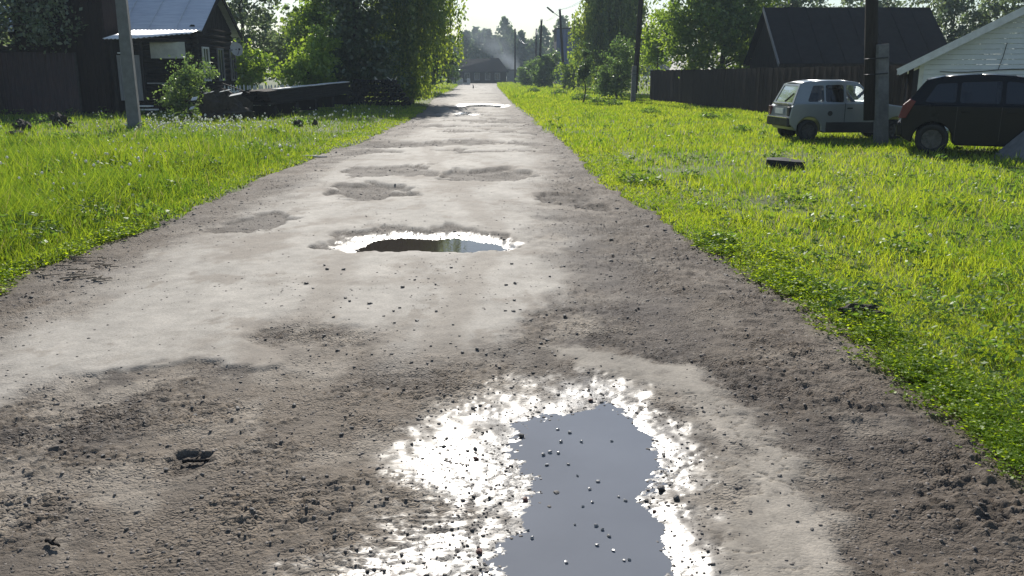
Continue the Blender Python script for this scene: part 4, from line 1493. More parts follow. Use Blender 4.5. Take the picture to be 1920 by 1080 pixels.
# --- white-sided gable at the right edge
def white_house():
    y = 24.8
    x0, ze = 11.55, 1.95           # wall corner and eave height
    slope = 0.545
    xm = 17.2
    zr = ze + slope * (xm - x0)
    x2 = 2 * xm - x0
    root = empty('sided_house', (xm, y + 4, 0))
    inv = Vector(root.location)
    def put(mb, name, mat, **k):
        o = mb.build(name, mat, root, **k); o.location = -inv; return o
    bh = 0.135
    nrow = int(zr / bh) + 1
    for i in range(nrow):
        z0, z1 = i * bh, min((i + 1) * bh - 0.006, zr - 0.02)
        if z1 <= z0: break
        def xa(z): return x0 if z < ze else x0 + (z - ze) / slope
        def xb(z): return 2 * xm - xa(z)
        mb = MB()
        t0, t1 = 0.034, 0.010     # clapboard: thicker at its lower edge
        mb.add([(xa(z0), y - t0, z0), (xb(z0), y - t0, z0), (xb(z1), y - t1, z1), (xa(z1), y - t1, z1),
                (xa(z0), y + 0.01, z0), (xb(z0), y + 0.01, z0), (xb(z1), y + 0.01, z1), (xa(z1), y + 0.01, z1)],
               [(0, 1, 2, 3), (7, 6, 5, 4), (0, 4, 5, 1), (1, 5, 6, 2), (2, 6, 7, 3), (3, 7, 4, 0)])
        put(mb, 'siding_board', M['siding'])
    mb = MB(); mb.box((x0 + 0.06, y + 3.6, ze / 2), (0.1, 7.1, ze)); mb.box((x2 - 0.06, y + 3.6, ze / 2), (0.1, 7.1, ze)); mb.box((xm, y + 7.2, ze / 2), (x2 - x0, 0.1, ze))
    put(mb, 'wall', M['siding'])
    mb = MB(); mb.box((x0 - 0.012, y - 0.03, ze / 2), (0.12, 0.06, ze)); put(mb, 'corner_trim', M['white_paint'])
    ov = 0.62
    for s in (-1, 1):
        e = Vector((xm + s * (xm - x0 + ov), 0, ze - slope * ov))
        r = Vector((xm, 0, zr))
        mb = MB()
        off = Vector((0, 0, 0.12))
        A = [e + Vector((0, y - 0.5, 0.02)), r + Vector((0, y - 0.5, 0.02)), r + Vector((0, y + 7.6, 0.02)), e + Vector((0, y + 7.6, 0.02))]
        mb.add(A + [p + off for p in A], [(0, 1, 2, 3), (7, 6, 5, 4), (0, 4, 5, 1), (1, 5, 6, 2), (2, 6, 7, 3), (3, 7, 4, 0)])
        put(mb, 'roof', M['galv'])
        mb = MB()
        mb.bar(e + Vector((-s * 0.02, y - 0.52, 0.07)), r + Vector((0, y - 0.52, 0.07)), 0.035, 0.19)
        put(mb, 'verge_board', M['white_paint'])
        mb = MB()
        B = [e + Vector((0, y - 0.5, -0.01)), r + Vector((0, y - 0.5, -0.01)), r + Vector((0, y - 0.02, -0.01)), e + Vector((0, y - 0.02, -0.01))]
        mb.add(B + [p + Vector((0, 0, 0.02)) for p in B], [(0, 1, 2, 3), (7, 6, 5, 4), (0, 4, 5, 1), (1, 5, 6, 2), (2, 6, 7, 3), (3, 7, 4, 0)])
        put(mb, 'soffit', M['white_paint'])
    # cable strung along the gable
    mb = MB()
    pts = [(12.0 + i * 0.35, y - 0.06, 1.70 + 0.006 * i - 0.03 * math.sin(i * 0.9)) for i in range(16)]
    mb.tube(pts, 0.012, 5)
    put(mb, 'cable', M['plastic'])
    mb = MB()
    mb.tube([(13.55, y - 0.05, 2.45), (13.5, y - 0.06, 2.1), (13.42, y - 0.06, 1.75)], 0.008, 5)
    put(mb, 'cable', M['plastic'])
    rot = Matrix.Rotation(R(-26), 4, 'Z')
    pv_ = Vector((x0, y, 0))
    root.location = pv_ + (rot @ (Vector(root.location) - pv_))
    root.rotation_euler = (0, 0, R(-26))
    tag(root, 'house with white horizontal siding and white verge boards behind the dark car', 'house')
white_house()

# --- far house with smoke
def far_house():
    x0, x1, ya, yb, ze, zr = -13.4, -1.2, 181, 189, 2.5, 5.0
    root = empty('far_house', ((x0 + x1) / 2, (ya + yb) / 2, 0))
    inv = Vector(root.location)
    mb = MB()
    mb.box(((x0 + x1) / 2, (ya + yb) / 2, ze / 2), (x1 - x0, yb - ya, ze))
    ym = (ya + yb) / 2
    mb.add([(x1, ya, ze), (x1, yb, ze), (x1 - 1.2, ym, zr - .05), (x0, ya, ze), (x0, yb, ze), (x0 + 1.2, ym, zr - .05)], [(0, 1, 2), (5, 4, 3)])
    o = mb.build('wall', M['old_wood'], root); o.location = -inv
    mb = MB()
    ov = 0.5
    hip = 1.6
    lo = [(x0 - ov, ya - ov, ze - .3), (x1 + ov, ya - ov, ze - .3), (x1 + ov, yb + ov, ze - .3), (x0 - ov, yb + ov, ze - .3)]
    rd = [(x0 + hip, ym, zr - 0.35), (x1 - hip, ym, zr)]
    V = lo + rd + [(p[0], p[1], p[2] + 0.12) for p in lo + rd]
    mb.add(V, [(6, 7, 11, 10), (7, 8, 11), (8, 9, 10, 11), (9, 6, 10), (0, 4, 5, 1), (1, 5, 2), (2, 5, 4, 3), (3, 4, 0), (0, 1, 7, 6), (1, 2, 8, 7), (2, 3, 9, 8), (3, 0, 6, 9)])
    rf = mb.build('roof', M['dark_roof'], root); rf.location = -inv
    mb = MB(); mb.box((x1 - 3.0, ym + 0.6, zr + 0.1), (0.6, 0.6, 1.0)); ch = mb.build('chimney', M['concrete_dark'], rf)
    for k, xx in enumerate((-11.4, -9.2, -7.2, -5.0, -3.0)):
        w_ = window(root, (xx, ya - 0.02, 1.35), 0.8, 1.2, 'y-', 0.16, mat='grey_boards')
        w_.location = -inv
    mb = MB(); mb.box((x1 + 1.6, ya + 1.4, 1.3), (3.0, 2.4, 2.6)); o = mb.build('side_porch', M['grey_boards'], root); o.location = -inv
    mb = MB(); mb.box((x1 + 1.6, ya + 1.4, 2.68), (3.4, 2.8, 0.12)); o = mb.build('porch_roof', M['dark_roof'], root); o.location = -inv
    tag(root, 'distant dark house with broad roof at the end of the road', 'house')
far_house()

def blue_building():
    x0, x1, ya, yb, h = 7.6, 14.6, 152, 162, 9.3
    root = empty('blue_building', ((x0 + x1) / 2, (ya + yb) / 2, 0))
    inv = Vector(root.location)
    n = 12
    for i in range(n):
        w = (x1 - x0) / n
        mb = MB(); mb.box((x0 + w * (i + .5), ya, h / 2), (w - 0.05, 0.12 + 0.02 * (i % 2), h)); o = mb.build('wall_sheet', M['blue_wall'], root); o.location = -inv
    mb = MB(); mb.box(((x0 + x1) / 2, (ya + yb) / 2 + 0.1, h / 2 - 0.1), (x1 - x0 - 0.1, yb - ya, h - 0.2)); o = mb.build('wall', M['dark_roof'], root); o.location = -inv
    mb = MB(); mb.bar((x0 - 0.25, (ya + yb) / 2, h), (x1 + 0.25, (ya + yb) / 2, h + 0.35), 10.6, 0.2, up=(0, 0, 1)); o = mb.build('roof', M['dark_roof'], root); o.location = -inv
    tag(root, 'tall flat-topped blue-walled building behind the lamp pole', 'building')
blue_building()

def block_stack():
    root = empty('block_stack', (-8.6, 150, 0))
    for i in range(5):
        for j in range(3):
            if (i, j) in ((0, 2), (3, 1), (3, 2)): continue
            mb = MB(); mb.box((-1.3 + i * 0.62 + random.uniform(-.03, .03), random.uniform(-.04, .04), 0.2 + j * 0.36), (0.56, 0.7, 0.34))
            mb.build('block', M['pale_block'], root)
    tag(root, 'low stack of pale blocks by the far end of the road', 'blocks')
block_stack()

# ------------------------------------------------------------------ poles and wires
def square_pole():
    x, y = ground_pt(254, 250)
    z = gz(x, y)
    root = empty('concrete_pole', (x, y, z))
    mb = MB()
    H = 8.5
    a, b = 0.165, 0.105
    mb.add([(-a, -a, -.3), (a, -a, -.3), (a, a, -.3), (-a, a, -.3), (-b, -b, H), (b, -b, H), (b, b, H), (-b, b, H)],
           [(0, 3, 2, 1), (4, 5, 6, 7), (0, 1, 5, 4), (1, 2, 6, 5), (2, 3, 7, 6), (3, 0, 4, 7)])
    o = mb.build('shaft', M['concrete'], root, bevel=0.018)
    mb = MB(); mb.bar((-0.8, 0, H - 0.5), (0.8, 0, H - 0.5), 0.08, 0.08); mb.build('crossarm', M['concrete_dark'], root)
    root.rotation_euler = (0, 0, R(12))
    tag(root, 'grey square concrete pole standing in the dandelion grass', 'pole')
square_pole()

def timber_pole(u, v, H, r, label, lean=(0, 0), stub=None, lamp=False, strut=None, xy=None, tilt=0.0, arm=False):
    x, y = xy or ground_pt(u, v)
    z = gz(x, y)
    root = empty('utility_pole', (x, y, z))
    mb = MB()
    zb = 0.55 if stub else -0.4
    mb.tube([(lean[0] * t, lean[1] * t, zb + (H - zb) * t) for t in (0, .25, .5, .75, 1)], [r, r * .95, r * .9, r * .84, r * .78], 12)
    mb.build('shaft', M['pole_wood'], root, smooth=True)
    if stub:
        mb = MB()
        sx, sy, sh, sw = stub
        a = sw / 2
        mb.add([(sx - a, sy - a, -.4), (sx + a, sy - a, -.4), (sx + a, sy + a, -.4), (sx - a, sy + a, -.4), (sx - a * .85, sy - a * .85, sh), (sx + a * .85, sy - a * .85, sh), (sx + a * .85, sy + a * .85, sh), (sx - a * .85, sy + a * .85, sh)],
               [(0, 3, 2, 1), (4, 5, 6, 7), (0, 1, 5, 4), (1, 2, 6, 5), (2, 3, 7, 6), (3, 0, 4, 7)])
        mb.build('concrete_stub', M['concrete_dark'], root, bevel=0.015)
        for zz in (1.6, sh - 0.3):
            mb = MB()
            cx, cyy = sx / 2, sy / 2
            k = 14
            mb.tube([(cx + (abs(sx) / 2 + r * 1.15) * math.cos(2 * math.pi * i / k), cyy + (abs(sy) / 2 + r * 1.25) * math.sin(2 * math.pi * i / k), zz) for i in range(k + 1)], 0.012, 5)
            mb.build('wire_tie', M['plastic'], root)
    if arm:
        mb = MB(); mb.bar((lean[0] - 0.6, lean[1], H - 0.35), (lean[0] + 0.6, lean[1], H - 0.35), 0.09, 0.09); mb.build('crossarm', M['pole_wood'], root)
    for s in (-0.5, 0, 0.5) if arm else ():
        mb = MB(); mb.tube([(lean[0] + s, lean[1], H - 0.32), (lean[0] + s, lean[1], H - 0.12), (lean[0] + s, lean[1], H - 0.05)], [0.03, 0.05, 0.025], 7); mb.build('insulator', M['white_paint'], root)
    if lamp:
        mb = MB(); mb.tube([(lean[0], lean[1], H - 0.8), (lean[0] - 0.7, lean[1] - 0.2, H - 0.35)], 0.03, 6); mb.build('lamp_arm', M['rim'], root)
        mb = MB()
        mb.bar((lean[0] - 0.65, lean[1] - 0.2, H - 0.4), (lean[0] - 1.35, lean[1] - 0.3, H + 0.15), 0.28, 0.14)
        mb.build('lamp_head', M['rim'], root, bevel=0.03)
    if strut:
        mb = MB(); mb.tube([(strut[0], strut[1], -0.3), (lean[0] * .2, lean[1] * .2, strut[2])], [0.11, 0.09], 9); mb.build('strut', M['pole_wood'], root, smooth=True)
    root.rotation_euler = (0, R(tilt), 0)
    tag(root, label, 'utility pole', 'utility poles along the road')
    return (x + lean[0] + H * math.sin(R(tilt)), y + lean[1], z + H)

tops = []
tops.append(timber_pole(1640, 269, 8.2, 0.15, 'dark timber pole lashed to a grey concrete stub in front of the silver car', lean=(0, 0), stub=(0.17, -0.2, 2.25, 0.27), xy=(8.46, 20.4), tilt=-5.0, arm=True))
tops.append(timber_pole(1189, 194, 9.2, 0.16, 'leaning timber pole on a stub beside the brown fence corner', lean=(0.35, 0.2), stub=(-0.10, -0.24, 2.1, 0.28), arm=True))
tops.append(timber_pole(1059, 170, 8.3, 0.15, 'timber pole with a street lamp arm in the far grass', lean=(-0.65, 0), lamp=True))
tops.append(timber_pole(1010, 166, 8.2, 0.16, 'plain pole just left of the lamp pole', lean=(0.3, 0)))
tops.append(timber_pole(0, 0, 9.0, 0.17, 'thin far pole behind the plain pole', lean=(0.1, 0), xy=(3.9, 146)))
tops.append(timber_pole(0, 0, 9.6, 0.17, 'farthest pole, in front of the smoking house', lean=(0, 0), xy=(0.55, 158)))

def wire(a, b, sag, off):
    mb = MB()
    pts = []
    for i in range(25):
        t = i / 24
        p = Vector(a).lerp(Vector(b), t)
        p.z -= 4 * sag * t * (1 - t) + 0.05
        p.x += off
        pts.append(p)
    mb.tube(pts, 0.014, 5)
    o = mb.build('overhead_wire', M['wire'], smooth=True)
    return o
WL = ['timber pole over the silver car to the leaning timber pole', 'leaning timber pole to the lamp pole', 'lamp pole to the plain pole beside it', 'plain pole to the thin far pole', 'thin far pole to the farthest pole']
for k in range(5):
    for off in ((-0.5, 0.5) if k == 0 else (-0.12, 0.12)):
        o = wire(tops[k], tops[k + 1], (0.7, 0.9, 0.5, 1.3, 2.4)[k], off)
        tag(o, ('left' if off < 0 else 'right') + ' bare wire from the ' + WL[k], 'wire', 'overhead wires')

# ------------------------------------------------------------------ cars
def wheel(parent, x, y, r, w, side, spokes):
    t = MB()
    k = 28
    prof = [(r * .62, w * .5), (r * .93, w * .5), (r, w * .34), (r, -w * .34), (r * .93, -w * .5), (r * .62, -w * .5)]
    V, F = [], []
    for i in range(k):
        a = 2 * math.pi * i / k
        for rr, yy in prof:
            V.append((rr * math.cos(a), yy, rr * math.sin(a)))
    n = len(prof)
    for i in range(k):
        j = (i + 1) % k
        for q in range(n):
            q2 = (q + 1) % n
            F.append((i * n + q, i * n + q2, j * n + q2, j * n + q))
    t.add(V, F)
    wh = t.build('wheel', M['rubber'], parent, smooth=True)
    wh.location = (x, y, r)
    m = MB()
    f = side * w * 0.36
    m.tube([(0, f - side * .06, 0), (0, f - side * .02, 0)], r * .63, 24)
    m.tube([(0, f - side * .01, 0), (0, f + side * .025, 0)], r * .16, 12)
    for i in range(spokes):
        a = 2 * math.pi * i / spokes + 0.3
        m.bar((r * .12 * math.cos(a), f, r * .12 * math.sin(a)), (r * .6 * math.cos(a), f + side * .008, r * .6 * math.sin(a)), r * .16, 0.03, up=(0, 1, 0))
    o = m.build('rim', M['rim'], wh)
    return wh

def fill_holes(outer, holes, fn):
    """triangulated sheet with openings; outline points (p, q) mapped by fn"""
    bm = bmesh.new()
    edges = []
    for loop in [outer] + holes:
        vsx = [bm.verts.new((p, q, 0)) for p, q in loop]
        for i in range(len(vsx)):
            edges.append(bm.edges.new((vsx[i], vsx[(i + 1) % len(vsx)])))
    bmesh.ops.triangle_fill(bm, edges=edges, use_beauty=True, use_dissolve=False)
    for v in bm.verts:
        v.co = Vector(fn(v.co.x, v.co.y))
    bm.normal_update()
    vs_ = [v.co.copy() for v in bm.verts]
    bm.verts.index_update()
    fs_ = [tuple(v.index for v in f.verts) for f in bm.faces]
    bm.free()
    return vs_, fs_

def round_poly(pts, r=0.04, n=3):
    out = []
    k = len(pts)
    for i in range(k):
        a, b, c = Vector(pts[i - 1]), Vector(pts[i]), Vector(pts[(i + 1) % k])
        d1, d2 = (a - b), (c - b)
        rr = min(r, d1.length * .4, d2.length * .4)
        p, q = b + d1.normalized() * rr, b + d2.normalized() * rr
        for j in range(n + 1):
            t = j / n
            out.append(tuple((1 - t) ** 2 * p + 2 * t * (1 - t) * b + t * t * q))
    return out

def arch(cx, r, z0, n=9):
    """wheel arch points, going towards +x"""
    a0 = math.asin(min(1, max(-1, (z0 - 0.28) / r)))
    return [(cx - r * math.cos(a), 0.28 + r * math.sin(a)) for a in np.linspace(a0, math.pi - a0, n)]

def car(name, label, loc, rz, W, low, belt_k, roof, wheels, wr, paint, windows_side, wind, rearw, glass, extras):
    """low: lower body outline (x, z); roof: greenhouse outline (x, z) rear-base first, over the roof to the front base;
    wind / rearw: index pairs of greenhouse outline segments that carry the windscreen and rear window"""
    root = empty(name, loc, rz)
    mb = MB()
    mb.prism(low, lambda p, q: (p, -W / 2, q), lambda p, q: (p, W / 2, q))
    body = mb.build('body', paint, root)
    bm = bmesh.new(); bm.from_mesh(body.data)
    bmesh.ops.recalc_face_normals(bm, faces=bm.faces)
    bm.to_mesh(body.data); bm.free()
    m = body.modifiers.new('bevel', 'BEVEL'); m.width = 0.045; m.segments = 3; m.limit_method = 'ANGLE'; m.angle_limit = R(50)
    zb = min(q for _, q in roof)
    def sidefn(s):
        return lambda p, q: (p, s * (W / 2 - 0.045 - (q - zb) * belt_k), q)
    outline = roof
    for s in (-1, 1):
        holes = [round_poly(w, 0.05) for w in windows_side]
        V, F = fill_holes(outline, holes, sidefn(s))
        o = MB().add(V, F).build('cabin_side', paint, root)
        sm = o.modifiers.new('thickness', 'SOLIDIFY'); sm.thickness = 0.03; sm.offset = 0
        for w in windows_side:
            fn = sidefn(s)
            ww = round_poly(w, 0.05)
            MB().add([fn(p, q) for p, q in ww], [tuple(range(len(ww)))]).build('side_window', glass, root)
    # strips across: roof and screens
    for i in range(len(roof) - 1):
        (p0, q0), (p1, q1) = roof[i], roof[i + 1]
        y0, y1 = W / 2 - 0.045 - (q0 - zb) * belt_k, W / 2 - 0.045 - (q1 - zb) * belt_k
        if i in (wind, rearw):
            def fn(a, t, p0=p0, q0=q0, p1=p1, q1=q1, y0=y0, y1=y1):
                return (p0 + (p1 - p0) * t, a * (y0 + (y1 - y0) * t), q0 + (q1 - q0) * t)
            hole = round_poly([(-0.86, 0.10), (0.86, 0.10), (0.86, 0.90), (-0.86, 0.90)], 0.06)
            V, F = fill_holes([(-1, 0), (1, 0), (1, 1), (-1, 1)], [hole], fn)
            o = MB().add(V, F).build('screen_frame', paint, root)
            sm = o.modifiers.new('thickness', 'SOLIDIFY'); sm.thickness = 0.03; sm.offset = 0
            g = MB().add([fn(a, t) for a, t in hole], [tuple(range(len(hole)))]).build('windscreen' if i == wind else 'rear_window', glass, root)
        else:
            V, F = [], []
            k = 8
            for j in range(k + 1):
                a = -1 + 2 * j / k
                cr = 0.035 * (1 - a * a)
                V += [(p0, a * y0, q0 + cr * (0 if i == rearw + 1 and False else 1)), (p1, a * y1, q1 + cr)]
            for j in range(k):
                F.append((2 * j, 2 * j + 2, 2 * j + 3, 2 * j + 1))
            o = MB().add(V, F).build('roof_panel', paint, root, smooth=True)
            sm = o.modifiers.new('thickness', 'SOLIDIFY'); sm.thickness = 0.025; sm.offset = 0
    for cx in wheels:
        for s in (-1, 1):
            wheel(root, cx, s * (W / 2 - 0.10), wr, 0.17, s, 8)
    # seats and wheel seen through the glass
    for s in (-1, 1):
        mbs = MB()
        sx = extras['seat_x']
        mbs.box((sx, s * W * 0.22, zb - 0.12), (0.42, 0.44, 0.14)); mbs.box((sx - 0.2, s * W * .22, zb + 0.12), (0.12, 0.42, 0.5), Matrix.Rotation(R(-10), 3, 'Y')); mbs.box((sx - 0.26, s * W * .22, zb + 0.44), (0.08, 0.2, 0.14))
        mbs.build('seat', M['cloth'], root, bevel=0.03)
    mbs = MB(); mbs.box((extras['seat_x'] - 0.85, 0, zb + 0.08), (0.12, W * .78, 0.4)); mbs.build('seat', M['cloth'], root, bevel=0.03)
    tag(root, label, 'car')
    return root

def silver_car():
    W, L = 1.40, 3.2
    wr = 0.255
    rx, fx = 0.50, 2.68
    ar = 0.30
    low = [(0.02, 0.40), (0.0, 0.55), (0.05, 0.80), (0.14, 0.90), (2.28, 0.90), (2.50, 0.86), (3.08, 0.78), (3.17, 0.62), (3.17, 0.36), (3.02, 0.22)]
    low += arch(fx, ar, 0.24)[::-1]
    low += [(2.3, 0.20), (0.9, 0.20)]
    low += arch(rx, ar, 0.24)[::-1]
    low += [(0.16, 0.26)]
    low = low[::-1]
    roof = [(0.10, 0.86), (0.30, 1.34), (0.62, 1.395), (1.40, 1.40), (1.74, 1.36), (2.20, 0.88)]
    sw = [[(0.45, 0.93), (0.86, 0.92), (0.86, 1.315), (0.60, 1.31)],
          [(0.90, 0.92), (1.35, 0.915), (1.35, 1.325), (0.90, 1.318)],
          [(1.41, 0.915), (2.10, 0.915), (1.76, 1.29), (1.41, 1.325)]]
    x, y = 6.60, 21.55
    rz = R(4)
    root = car('hatchback_car', 'small silver hatchback parked on the grass behind the twin pole', (x, y, gz(x, y) + 0.03), rz, W, low, 0.30, roof, (rx, fx), wr, M['silver'], sw, 4, 0, M['glass'], {'seat_x': 1.55})
    P = lambda mb, n, m, par=root, **k: mb.build(n, m, par, **k)
    # bumpers
    mb = MB(); mb.box((0.03, 0, 0.44), (0.14, W - 0.02, 0.20)); P(mb, 'rear_bumper', M['plastic'], bevel=0.03)
    mb = MB(); mb.box((0.0, 0, 0.553), (0.12, W - 0.04, 0.018)); P(mb, 'bumper_strip', M['chrome'])
    mb = MB(); mb.box((3.16, 0, 0.42), (0.14, W - 0.02, 0.18)); P(mb, 'front_bumper', M['plastic'], bevel=0.03)
    for s in (-1, 1):
        mb = MB(); mb.box((0.035, s * (W / 2 - 0.09), 0.70), (0.09, 0.15, 0.22)); P(mb, 'tail_light', M['red_lens'] if s > 0 else M['plastic'], bevel=0.015)
        mb = MB(); mb.box((3.12, s * (W / 2 - 0.2), 0.68), (0.06, 0.24, 0.14)); P(mb, 'headlight', M['chrome'], bevel=0.015)
        mb = MB(); mb.box((2.02, s * (W / 2 + 0.07), 0.97), (0.09, 0.15, 0.11)); P(mb, 'side_mirror', M['chrome'], bevel=0.02)
    mb = MB(); mb.box((0.055, 0, 0.875), (0.06, W * .74, 0.03)); P(mb, 'tailgate_trim', M['chrome'])
    mb = MB(); mb.box((0.02, 0, 0.70), (0.03, 0.5, 0.13)); P(mb, 'number_plate', M['white_paint'])
    mb = MB(); mb.bar((0.12, -0.05, 0.93), (0.21, -0.38, 1.12), 0.03, 0.02); P(mb, 'wiper', M['plastic'])
    # door seams and handle on the near side, panel gap proud by a few millimetres
    for s in (-1,):
        mb = MB()
        yy = s * (W / 2 + 0.002)
        mb.bar((1.365, yy, 0.30), (1.365, yy, 0.90), 0.004, 0.012, up=(1, 0, 0)); mb.bar((2.28, yy, 0.34), (2.28, yy, 0.88), 0.004, 0.012, up=(1, 0, 0)); mb.bar((1.365, yy, 0.30), (2.28, yy, 0.34), 0.004, 0.012, up=(0, 1, 0))
        P(mb, 'door_seam', M['plastic'])
        mb = MB(); mb.box((1.48, yy - 0.012, 0.78), (0.13, 0.03, 0.035)); P(mb, 'door_handle', M['plastic'], bevel=0.008)
        mb = MB(); mb.tube([(1.0, yy + 0.003, 0.66), (1.0, yy - 0.008, 0.66)], 0.06, 14); P(mb, 'fuel_cap', M['plastic'])
        mb = MB(); mb.box((1.6, yy - 0.006, 0.33), (1.36, 0.016, 0.24)); P(mb, 'body_shade_strip', M['plastic'])  # black strip stands in for the shade along the lower body
    # driver's door standing open on the far side
    d = MB()
    V, F = fill_holes([(0, 0.28), (0.9, 0.28), (0.9, 0.9), (0.88, 1.2), (0.78, 1.36), (0.6, 1.36), (0.0, 0.92)], [round_poly([(0.12, 0.94), (0.82, 0.94), (0.80, 1.2), (0.72, 1.30), (0.6, 1.30)], 0.04)], lambda p, q: (-p, 0, q))
    d.add(V, F)
    o = P(d, 'door', M['silver'])
    sm = o.modifiers.new('thickness', 'SOLIDIFY'); sm.thickness = 0.05; sm.offset = 0
    o.location = (2.44, W / 2 + 0.03, 0)
    o.rotation_euler = (0, 0, R(-90))
    o['label'] = 'open door with rounded window frame'
    gq = round_poly([(0.12, 0.94), (0.82, 0.94), (0.80, 1.2), (0.72, 1.30), (0.6, 1.30)], 0.04)
    MB().add([(-p, 0, q) for p, q in gq], [tuple(range(len(gq)))]).build('door_window', M['glass_dark'], o)
silver_car()

def dark_car():
    W = 1.68
    wr = 0.31
    rx, fx = 0.62, 3.12
    ar = 0.37
    low = [(0.04, 0.34), (0.0, 0.55), (0.03, 0.80), (0.12, 1.00), (2.95, 0.97), (3.35, 0.93), (3.85, 0.80), (4.0, 0.62), (4.0, 0.34), (3.75, 0.22)]
    low += arch(fx, ar, 0.25)[::-1]
    low += [(2.7, 0.20), (1.05, 0.20)]
    low += arch(rx, ar, 0.25)[::-1]
    low += [(0.22, 0.24)]
    low = low[::-1]
    roof = [(0.08, 0.97), (0.42, 1.45), (0.75, 1.53), (1.40, 1.565), (2.0, 1.53), (2.38, 1.44), (3.15, 0.955)]
    sw = [[(0.42, 1.04), (0.98, 1.03), (0.98, 1.42), (0.62, 1.40)],
          [(1.05, 1.03), (1.76, 1.02), (1.76, 1.455), (1.05, 1.43)],
          [(1.84, 1.02), (2.50, 1.01), (2.42, 1.30), (2.2, 1.42), (1.84, 1.45)],
          [(2.56, 1.01), (2.92, 1.00), (2.52, 1.24)]]
    x, y = 8.28, 18.5
    rz = R(-25)
    root = car('hatchback_car', 'dark navy hatchback with red tail light in front of the white siding', (x, y, gz(x, y) + 0.0), rz, W, low, 0.26, roof, (rx, fx), wr, M['navy'], sw, 5, 0, M['glass_dark'], {'seat_x': 2.05})
    P = lambda mb, n, m, par=root, **k: mb.build(n, m, par, **k)
    mb = MB(); mb.box((0.03, 0, 0.50), (0.18, W - 0.02, 0.30)); P(mb, 'rear_bumper', M['navy'], bevel=0.06)
    for s in (-1, 1):
        mb = MB()
        mb.prism([(-0.045, 0.72), (0.10, 0.72), (0.26, 1.06), (0.15, 1.10), (0.02, 0.98)], lambda p, q: (p, s * (W / 2 - 0.20), q), lambda p, q: (p, s * (W / 2 + 0.012), q))
        P(mb, 'tail_light', M['red_lens'], bevel=0.012)
        mb = MB(); mb.box((2.78, s * (W / 2 + 0.10), 1.05), (0.12, 0.2, 0.14)); P(mb, 'side_mirror', M['navy'], bevel=0.03)
        mb = MB(); mb.box((3.9, s * (W / 2 - 0.22), 0.72), (0.2, 0.32, 0.16)); P(mb, 'headlight', M['chrome'], bevel=0.03)
        for hx in (1.18, 1.98):
            mb = MB(); mb.box((hx, s * (W / 2 + 0.012), 0.86), (0.17, 0.03, 0.035)); P(mb, 'door_handle', M['navy'], bevel=0.01)
    for xx in (1.02, 1.80, 2.72):
        mb = MB()
        mb.bar((xx, -W / 2 - 0.002, 0.30), (xx, -W / 2 - 0.002, 0.96), 0.004, 0.01, up=(1, 0, 0))
        P(mb, 'door_seam', M['plastic'])
    mb = MB(); mb.tube([(2.42, -0.2, 1.44), (2.22, -0.2, 1.72)], 0.008, 5); P(mb, 'aerial', M['plastic'])
dark_car()

# ------------------------------------------------------------------ things on the left verge
def board_stack():
    a = Vector((-9.05, 30.6, 0))
    b = Vector((-7.9, 40.4, 0))
    d = (b - a)
    L = d.length
    ang = math.atan2(d.y, d.x)
    root = empty('board_stack', (a.x, a.y, gz(a.x, a.y)), ang)
    for k in range(5):
        mb = MB(); mb.box((0.7 + k * (L - 1.2) / 4, 0, 0.20), (0.28, 1.0, 0.42)); mb.build('bearer', M['old_wood'], root)
    for row in range(5):
        for c in range(4):
            l = L - random.uniform(0, 0.5)
            mb = MB()
            zz = 0.47 + row * 0.098 + 0.035
            mb.box((L / 2 + random.uniform(-.2, .2), -0.42 + c * 0.28, zz), (l, 0.25, 0.085))
            mb.build('board', M['old_wood'], root)
    for c in range(5):
        mb = MB(); mb.box((L * (0.12 + 0.17 * c) + 0.6, -0.46 + 0.015 * (c % 2), 0.985 + 0.006 * (c % 2)), (L * 0.168, 0.30, 0.03)); mb.build('glint_strip', M['white_paint'], root)  # white paint imitates the sky and sun glint along the top edge
    root.rotation_euler = (0, R(-1.3), ang)
    tag(root, 'long dark stack of boards on bearers, its top-edge glint painted as white strips', 'board stack')
board_stack()

def scrap_heap():
    c = (-9.75, 29.6)
    root = empty('scrap_heap', (c[0], c[1], gz(*c)))
    rng = random.Random(4)
    bm = bmesh.new()
    bmesh.ops.create_icosphere(bm, subdivisions=4, radius=1)
    for v in bm.verts:
        n = fbm(np.array([v.co.x * 1.6 + 4]), np.array([v.co.y * 1.6 + v.co.z * 2.3]), 4)[0]
        s = 1 + 0.45 * n
        v.co = Vector((v.co.x * 0.95 * s, v.co.y * 0.8 * s, max(v.co.z, -0.1) * 0.92 * s))
    me = bpy.data.meshes.new('mound'); bm.to_mesh(me); bm.free()
    link('mound', me, M['soil'], root, smooth=False)
    for k in range(12):
        mb = MB()
        p = Vector((rng.uniform(-.9, .9), rng.uniform(-.6, .5), rng.uniform(0.4, 0.9)))
        q = p + Vector((rng.uniform(-.9, .9), rng.uniform(-.3, .3), rng.uniform(-.1, .35)))
        mb.bar(p, q, rng.uniform(.06, .16), 0.03)
        mb.build('plank', M['old_wood'], root)
    for k, (x, z, w, rx) in enumerate([(0.55, 0.86, 0.42, 0.25), (-0.85, 0.72, 0.2, 0.5), (-0.95, 0.42, 0.16, 0.4), (0.2, 0.98, 0.35, 0.1), (-0.35, 0.92, 0.3, 0.1)]):
        mb = MB(); mb.box((x, -0.45, z), (w, 0.22, 0.012), Matrix.Rotation(rx, 3, 'X') @ Matrix.Rotation(-0.2, 3, 'Y')); mb.build('sheet_scrap', M['white_paint'], root)
    tag(root, 'dark heap of scrap planks and metal at the near end of the board stack', 'scrap heap')
scrap_heap()

